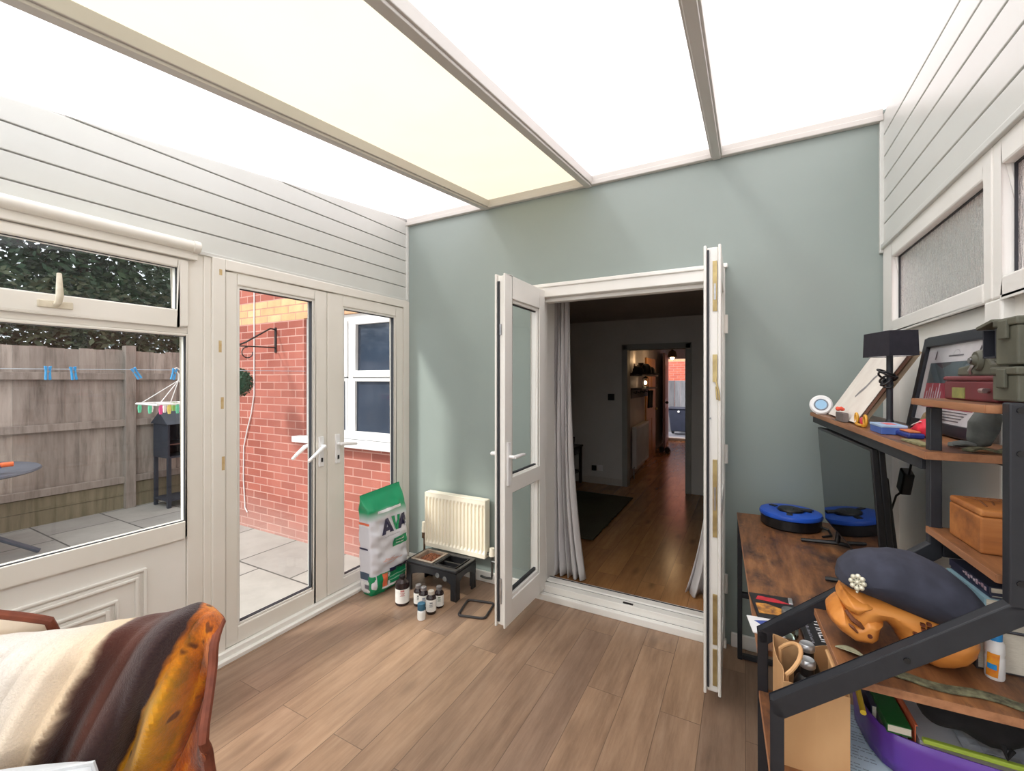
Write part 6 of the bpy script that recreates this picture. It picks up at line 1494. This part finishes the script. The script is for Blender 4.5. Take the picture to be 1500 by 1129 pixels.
obj('glazing', rect(.028, W_ - .028, .028, L_ - .028, .004), m_glass('picture_glass', (252, 252, 252), .5), t, fix=False)
# odds and ends
t = thing('trinket_box', 'small grey brown box with a red flower on top, below the canvas boards', 'box', (.322, 2.03, ZS), R(4)); T = ROOT[t.name]
def W(m): m.v = [tuple(T @ Vector(v)) for v in m.v]; return m
obj('box_body', W(box(-.010, .008, -.05, .05, .0004, .034)), pm('grey_brown_card', (120, 110, 106), (100, 92, 90), 18, .7), t, bevel=.002); m = M()
for k in range(7): a = k * .9; m.sphere((-.0 + .008 * math.cos(a), .03 + .008 * math.sin(a), .044 + .003 * (k % 2)), .007, 6)
obj('red_flower', W(m), pm('orange_red_petals', (232, 96, 66), (206, 70, 50), 60, .6), t, smooth=True)
t = thing('toy_tool', 'red and yellow folding tool lying in front of the canvas boards', 'tool', (.352, 1.85, ZS)); c = (.352, 1.85)
obj('red_grip', M().obox((c[0], c[1], ZS + .018), (.022, .05, .024), Matrix.Rotation(R(-8), 3, 'Z')), pm('red_grip', (206, 52, 70), None, 14, .4), t, bevel=.008, seg=3)
m = M().tube([(c[0] - .01, c[1] + .055 + .018 * math.cos(a), ZS + .022 + .018 * math.sin(a)) for a in np.linspace(0, 2 * PI, 13)[:-1]], .004, 6, True); m.tube([(c[0] - .006, c[1] - .05 + .018 * math.cos(a), ZS + .022 + .018 * math.sin(a)) for a in np.linspace(0, 2 * PI, 13)[:-1]], .004, 6, True); m.tube([(c[0] - .012, c[1] + .05, ZS + .006), (c[0] - .016, c[1], ZS + .005), (c[0] - .012, c[1] - .05, ZS + .006)], .0045, 8)
obj('yellow_rings', m, pm('amber_plastic', (226, 170, 56), (200, 140, 40), 30, .4), t, smooth=True)
t = thing('card_box', 'small blue box with a pale lid at the middle of the raised shelf', 'box', (.372, 1.655, ZS), R(2)); T = ROOT[t.name]
obj('box_body', W(box(-.03, .028, -.055, .055, .0004, .020)), pm('mid_blue_card', (74, 104, 176), (60, 88, 156), 16, .5), t, bevel=.0015); obj('lid', W(box(-.031, .029, -.056, .056, .020, .027)), pm('pale_blue_card', (160, 184, 214), None, 16, .5), t, bevel=.0015); obj('red_print', W(box(-.012, .012, -.03, .03, .027, .0276)), pm('coral_print', (220, 110, 110), None, 16, .5), t)
t = thing('penknife_pouch', 'bright red ribbon pouch beside the black shelf post', 'pouch', (.445, 1.60, ZS)); 
m = M().inflate([(0, 0), (.13, 0), (.135, .03), (.10, .05), (.05, .028), (.0, .012)], .022, .02, lambda a, b, d_: (.435 + d_, 1.675 - a, ZS + .002 + b), 30); obj('pouch_body', m, pm('bright_red_cloth', (218, 40, 62), (186, 30, 50), 22, .6), t, smooth=True)
obj('white_line', strapm([(.418, 1.63, ZS + .026), (.415, 1.60, ZS + .032), (.418, 1.56, ZS + .043)], .004, .002), WHITE_P, t)
t = thing('penknife', 'navy blue penknife with orange scale at the front of the raised shelf', 'penknife', (.40, 1.565, ZS), R(3)); T = ROOT[t.name]
obj('navy_body', W(box(-.022, .014, -.050, .045, .0004, .014)), pm('deep_blue_plastic', (36, 52, 130), (28, 40, 104), 20, .35), t, bevel=.004); obj('orange_scale', W(box(-.014, .010, -.035, .045, .0142, .019)), pm('burnt_orange', (206, 120, 70), (180, 96, 56), 30, .5), t, bevel=.002)
t = thing('feather_brush', 'tan feathered brush leaning beside the framed print', 'brush', (.47, 1.72, ZS)); obj('bristles', M().inflate([(0, 0), (.05, .0), (.085, .045), (.07, .075), (.03, .06), (.0, .03)], .012, .012, lambda a, b, d_: (.470 + d_ + b * .1, 1.745 - a, ZS + .002 + b), 26), pm('tan_feather', (164, 144, 108), (116, 98, 70), 60, .9, bump=.4), t, smooth=True)
obj('olive_strap', strapm([kw(.350, -.50 - .02 * k, ZS + .0005 + .0008 * (k % 2)) for k in range(7)], .028, .004), pm('olive_webbing', (146, 140, 100), (108, 104, 72), 60, .9), label='pale olive strap lying at the front of the raised shelf by the post', cat='strap')
t = thing('field_cap', 'grey green field cap standing on its side at the near end of the raised shelf', 'cap', kw(.435, -.60, ZS)); c = kw(.44, -.60, ZS)
m = M().inflate([(-.005, .0), (.022, .004), (.04, .04), (.045, .075), (.03, .098), (.008, .095), (-.012, .06), (-.015, .02)], .026, .03, lambda a, b, d_: (c[0] + a * .9 + d_ * .2, c[1] - d_, c[2] + .0015 + b), 30); obj('cap_crown', m, pm('grey_green_cloth', (108, 112, 108), (84, 88, 86), 30, .9, bump=.3), t, smooth=True)
m = M().inflate([(-.06, 0), (.0, .0), (.0, .012), (-.03, .016), (-.055, .01)], .022, .01, lambda a, b, d_: (c[0] + a * .8 - .0, c[1] - d_ - .0, c[2] + .0015 + b), 20); obj('peak', m, pm('grey_green_cloth', (108, 112, 108)), t, smooth=True)
obj('camouflage_scrap', strapm([kw(.40 + .012 * k, -.665 + .004 * math.sin(k), ZS + .0005 + .006 * abs(math.sin(k * .8))) for k in range(9)], .026, .004), CAMO, label='folded camouflage cloth scrap at the near end of the raised shelf', cat='cloth')
t = thing('black_lead', 'thin black lead running down behind the field cap', 'cable', kw(.52, -.66, ZS)); obj('lead', M().tube([kw(.505, -.66, 1.40 - .02), kw(.50, -.655, 1.35), kw(.49, -.65, 1.32), kw(.48, -.648, 1.298)], .003, 6), BLACKP, t, smooth=True)

# ------------------------------------------------------------------ things on the top side shelf
ZT = 1.4075
t = thing('red_tin_box', 'dark red metal box with a brass label plate on the top shelf', 'box', kw(.40, -.76, ZT), R(3)); 
x0, x1, y0, y1 = .362, .50, -.868, -.665
OX = pm('oxblood_enamel', (116, 48, 54), (100, 40, 46), 9, .45)
obj('box_body', KW(box(x0, x1, y0, y1, ZT, ZT + .040)), OX, t, bevel=.004); obj('lid', KW(box(x0 - .002, x1 + .002, y0 - .002, y1 + .002, ZT + .0402, ZT + .050)), OX, t, bevel=.004)
obj('brass_plate', KW(box(x0 - .0015, x0, -.755, -.705, ZT + .004, ZT + .026)), pm('olive_brass_plate', (170, 166, 96), (126, 130, 76), 40, .45, .3), t)
h = obj('handle', KW(M().tube([(x0 - .001, -.842, ZT + .022), (x0 - .014, -.848, ZT + .022), (x0 - .016, -.855, ZT + .022), (x0 - .014, -.862, ZT + .022)], .005, 8)), pm('pinkish_metal', (176, 150, 146), (140, 116, 114), 40, .35, .6), t, smooth=True)
OLV = pm('olive_drab_metal', (98, 98, 84), (76, 76, 64), 14, .6, bump=.1)
t = thing('olive_fitting', 'olive drab metal fitting with a round hub lying on the red box', 'metal fitting', kw(.41, -.76, ZT + .0505))
zz = ZT + .0505
m = M().prism([(-.685, 0), (-.87, 0), (-.87, .022), (-.815, .024), (-.795, .046), (-.775, .052), (-.758, .046), (-.745, .024), (-.69, .018)], lambda a, b, d_: (d_, a, zz + b), .375, .415); obj('bracket', KW(m), OLV, t, bevel=.004)
m = M().lathe([(.001, .012), (.008, .012), (.012, .006), (.018, .006), (.021, 0)], kw(.375, -.775, zz + .030), 24, Matrix.Rotation(-PI / 2 , 3, 'Y')); obj('hub', m, OLV, t, smooth=True)
m = M().cyl(kw(.367, -.775, zz + .03), kw(.36, -.775, zz + .03), .006); m.tube([kw(.366, -.775, zz + .022), kw(.362, -.772, zz + .01), kw(.366, -.768, zz + .004)], .003, 6); obj('pin', m, STEEL, t, smooth=True)
m = M().tube([kw(.385, -.80, zz + .027), kw(.385, -.83, zz + .027), kw(.385, -.868, zz + .027)], .003, 8); m.tube([kw(.405, -.80, zz + .027), kw(.405, -.83, zz + .027), kw(.405, -.868, zz + .027)], .003, 8); obj('rods', m, OLV, t, smooth=True)
def tin(name, label, x0, x1, y0, y1, z0, h, group, lid_open=False):
    t = thing(name, label, 'tin', kw((x0 + x1) / 2, (y0 + y1) / 2, z0), R(3), group)
    obj('tin_body', KW(box(x0, x1, y0, y1, z0, z0 + h)), OLV, t, bevel=.003)
    obj('lid', KW(box(x0 - .003, x1 + .003, y0 - .003, y1 + .003, z0 + h + .0003, z0 + h + .014)), OLV, t, bevel=.003)
    m = M(); ym = (y0 + y1) / 2; m.box(x0 - .006, x0 - .0005, ym - .012, ym + .012, z0 + h - .022, z0 + h + .010); m.cyl(kw(0, 0, 0), kw(0, 0, .0001), .0001); m = M().box(x0 - .006, x0 - .0005, ym - .012, ym + .012, z0 + h - .022, z0 + h + .010); obj('latch', KW(m), OLV, t, bevel=.0015)
    return t
tin('ammunition_tin', 'olive drab tin at the near end of the top shelf, underneath the other tin', .350, .455, -.953, -.880, ZT + .0055, .045, 'olive tins on the top shelf')
tin('ammunition_tin', 'olive drab tin with a latch, stacked uppermost beside the slanted lid', .350, .455, -.953, -.890, ZT + .0055 + .0625, .066, 'olive tins on the top shelf')
t = thing('open_case', 'dark open case with an olive flap behind the stacked olive tins', 'case', kw(.44, -.85, ZT + .07))
m = M(); a0, a1, b0, b1, c0, c1 = .356, .45, -.878, -.835, ZT + .082, ZT + .134
m.box(a0, a1, b0, b0 + .003, c0, c1); m.box(a0, a1, b1 - .003, b1, c0, c1); m.box(a1 - .003, a1, b0, b1, c0, c1); m.box(a0, a1, b0, b1, c0, c0 + .003); obj('case_body', KW(m), pm('dark_navy_case', (38, 40, 50), None, 12, .6), t)
obj('flap', KW(M().bar((a0 + .045, b1 + .006, c1 + .0045), (a0 + .045, b0 - .004, c1 + .014), .105, .006)), OLV, t, bevel=.001)
obj('case_foot', KW(box(.425, .448, -.862, -.840, ZT + .0505, c0)), OLV, t)

# ------------------------------------------------------------------ light and camera
wd = bpy.data.worlds.new('sky'); sc.world = wd; wd.use_nodes = True
nt = wd.node_tree; nt.nodes.clear(); ow = nt.nodes.new('ShaderNodeOutputWorld'); bg = nt.nodes.new('ShaderNodeBackground')
tc = nt.nodes.new('ShaderNodeTexCoord'); sx = nt.nodes.new('ShaderNodeSeparateXYZ'); rp = nt.nodes.new('ShaderNodeValToRGB')
nt.links.new(tc.outputs['Generated'], sx.inputs[0]); nt.links.new(sx.outputs[2], rp.inputs[0])
e = rp.color_ramp.elements; e[0].position = 0.0; e[0].color = (.80, .86, .94, 1); e[1].position = .6; e[1].color = (1, 1, 1, 1)
nt.links.new(rp.outputs[0], bg.inputs[0]); bg.inputs[1].default_value = 1.75; nt.links.new(bg.outputs[0], ow.inputs[0])
sl = bpy.data.lights.new('sun', 'SUN'); sl.energy = 3.0; sl.angle = R(9); sl.color = (1, .96, .9)
so = bpy.data.objects.new('sun', sl); so.rotation_mode = 'QUATERNION'; so.rotation_quaternion = Vector((.72, 1.0, -1.15)).to_track_quat('-Z', 'Y'); COL.objects.link(so)

cam = bpy.data.cameras.new('camera'); cam.sensor_width = 36; cam.lens = 633 / 1500 * 36; cam.shift_y = -8.5 / 1500; cam.clip_start = .02; cam.clip_end = 200
co = bpy.data.objects.new('camera', cam); co.location = (0, 0, 1.45); co.rotation_euler = (R(90), 0, math.atan(342 / 633)); COL.objects.link(co); sc.camera = co
sc.view_settings.view_transform = 'Standard'; sc.view_settings.look = 'None'; sc.view_settings.gamma = 1; sc.view_settings.exposure = 0.27
try: sc.view_settings.use_curve_mapping = False
except Exception: pass
sc.cycles.use_denoising = True
sc.cycles.max_bounces = 10; sc.cycles.diffuse_bounces = 6; sc.cycles.transparent_max_bounces = 16; sc.cycles.glossy_bounces = 4; sc.cycles.transmission_bounces = 8
sc.cycles.sample_clamp_indirect = 8
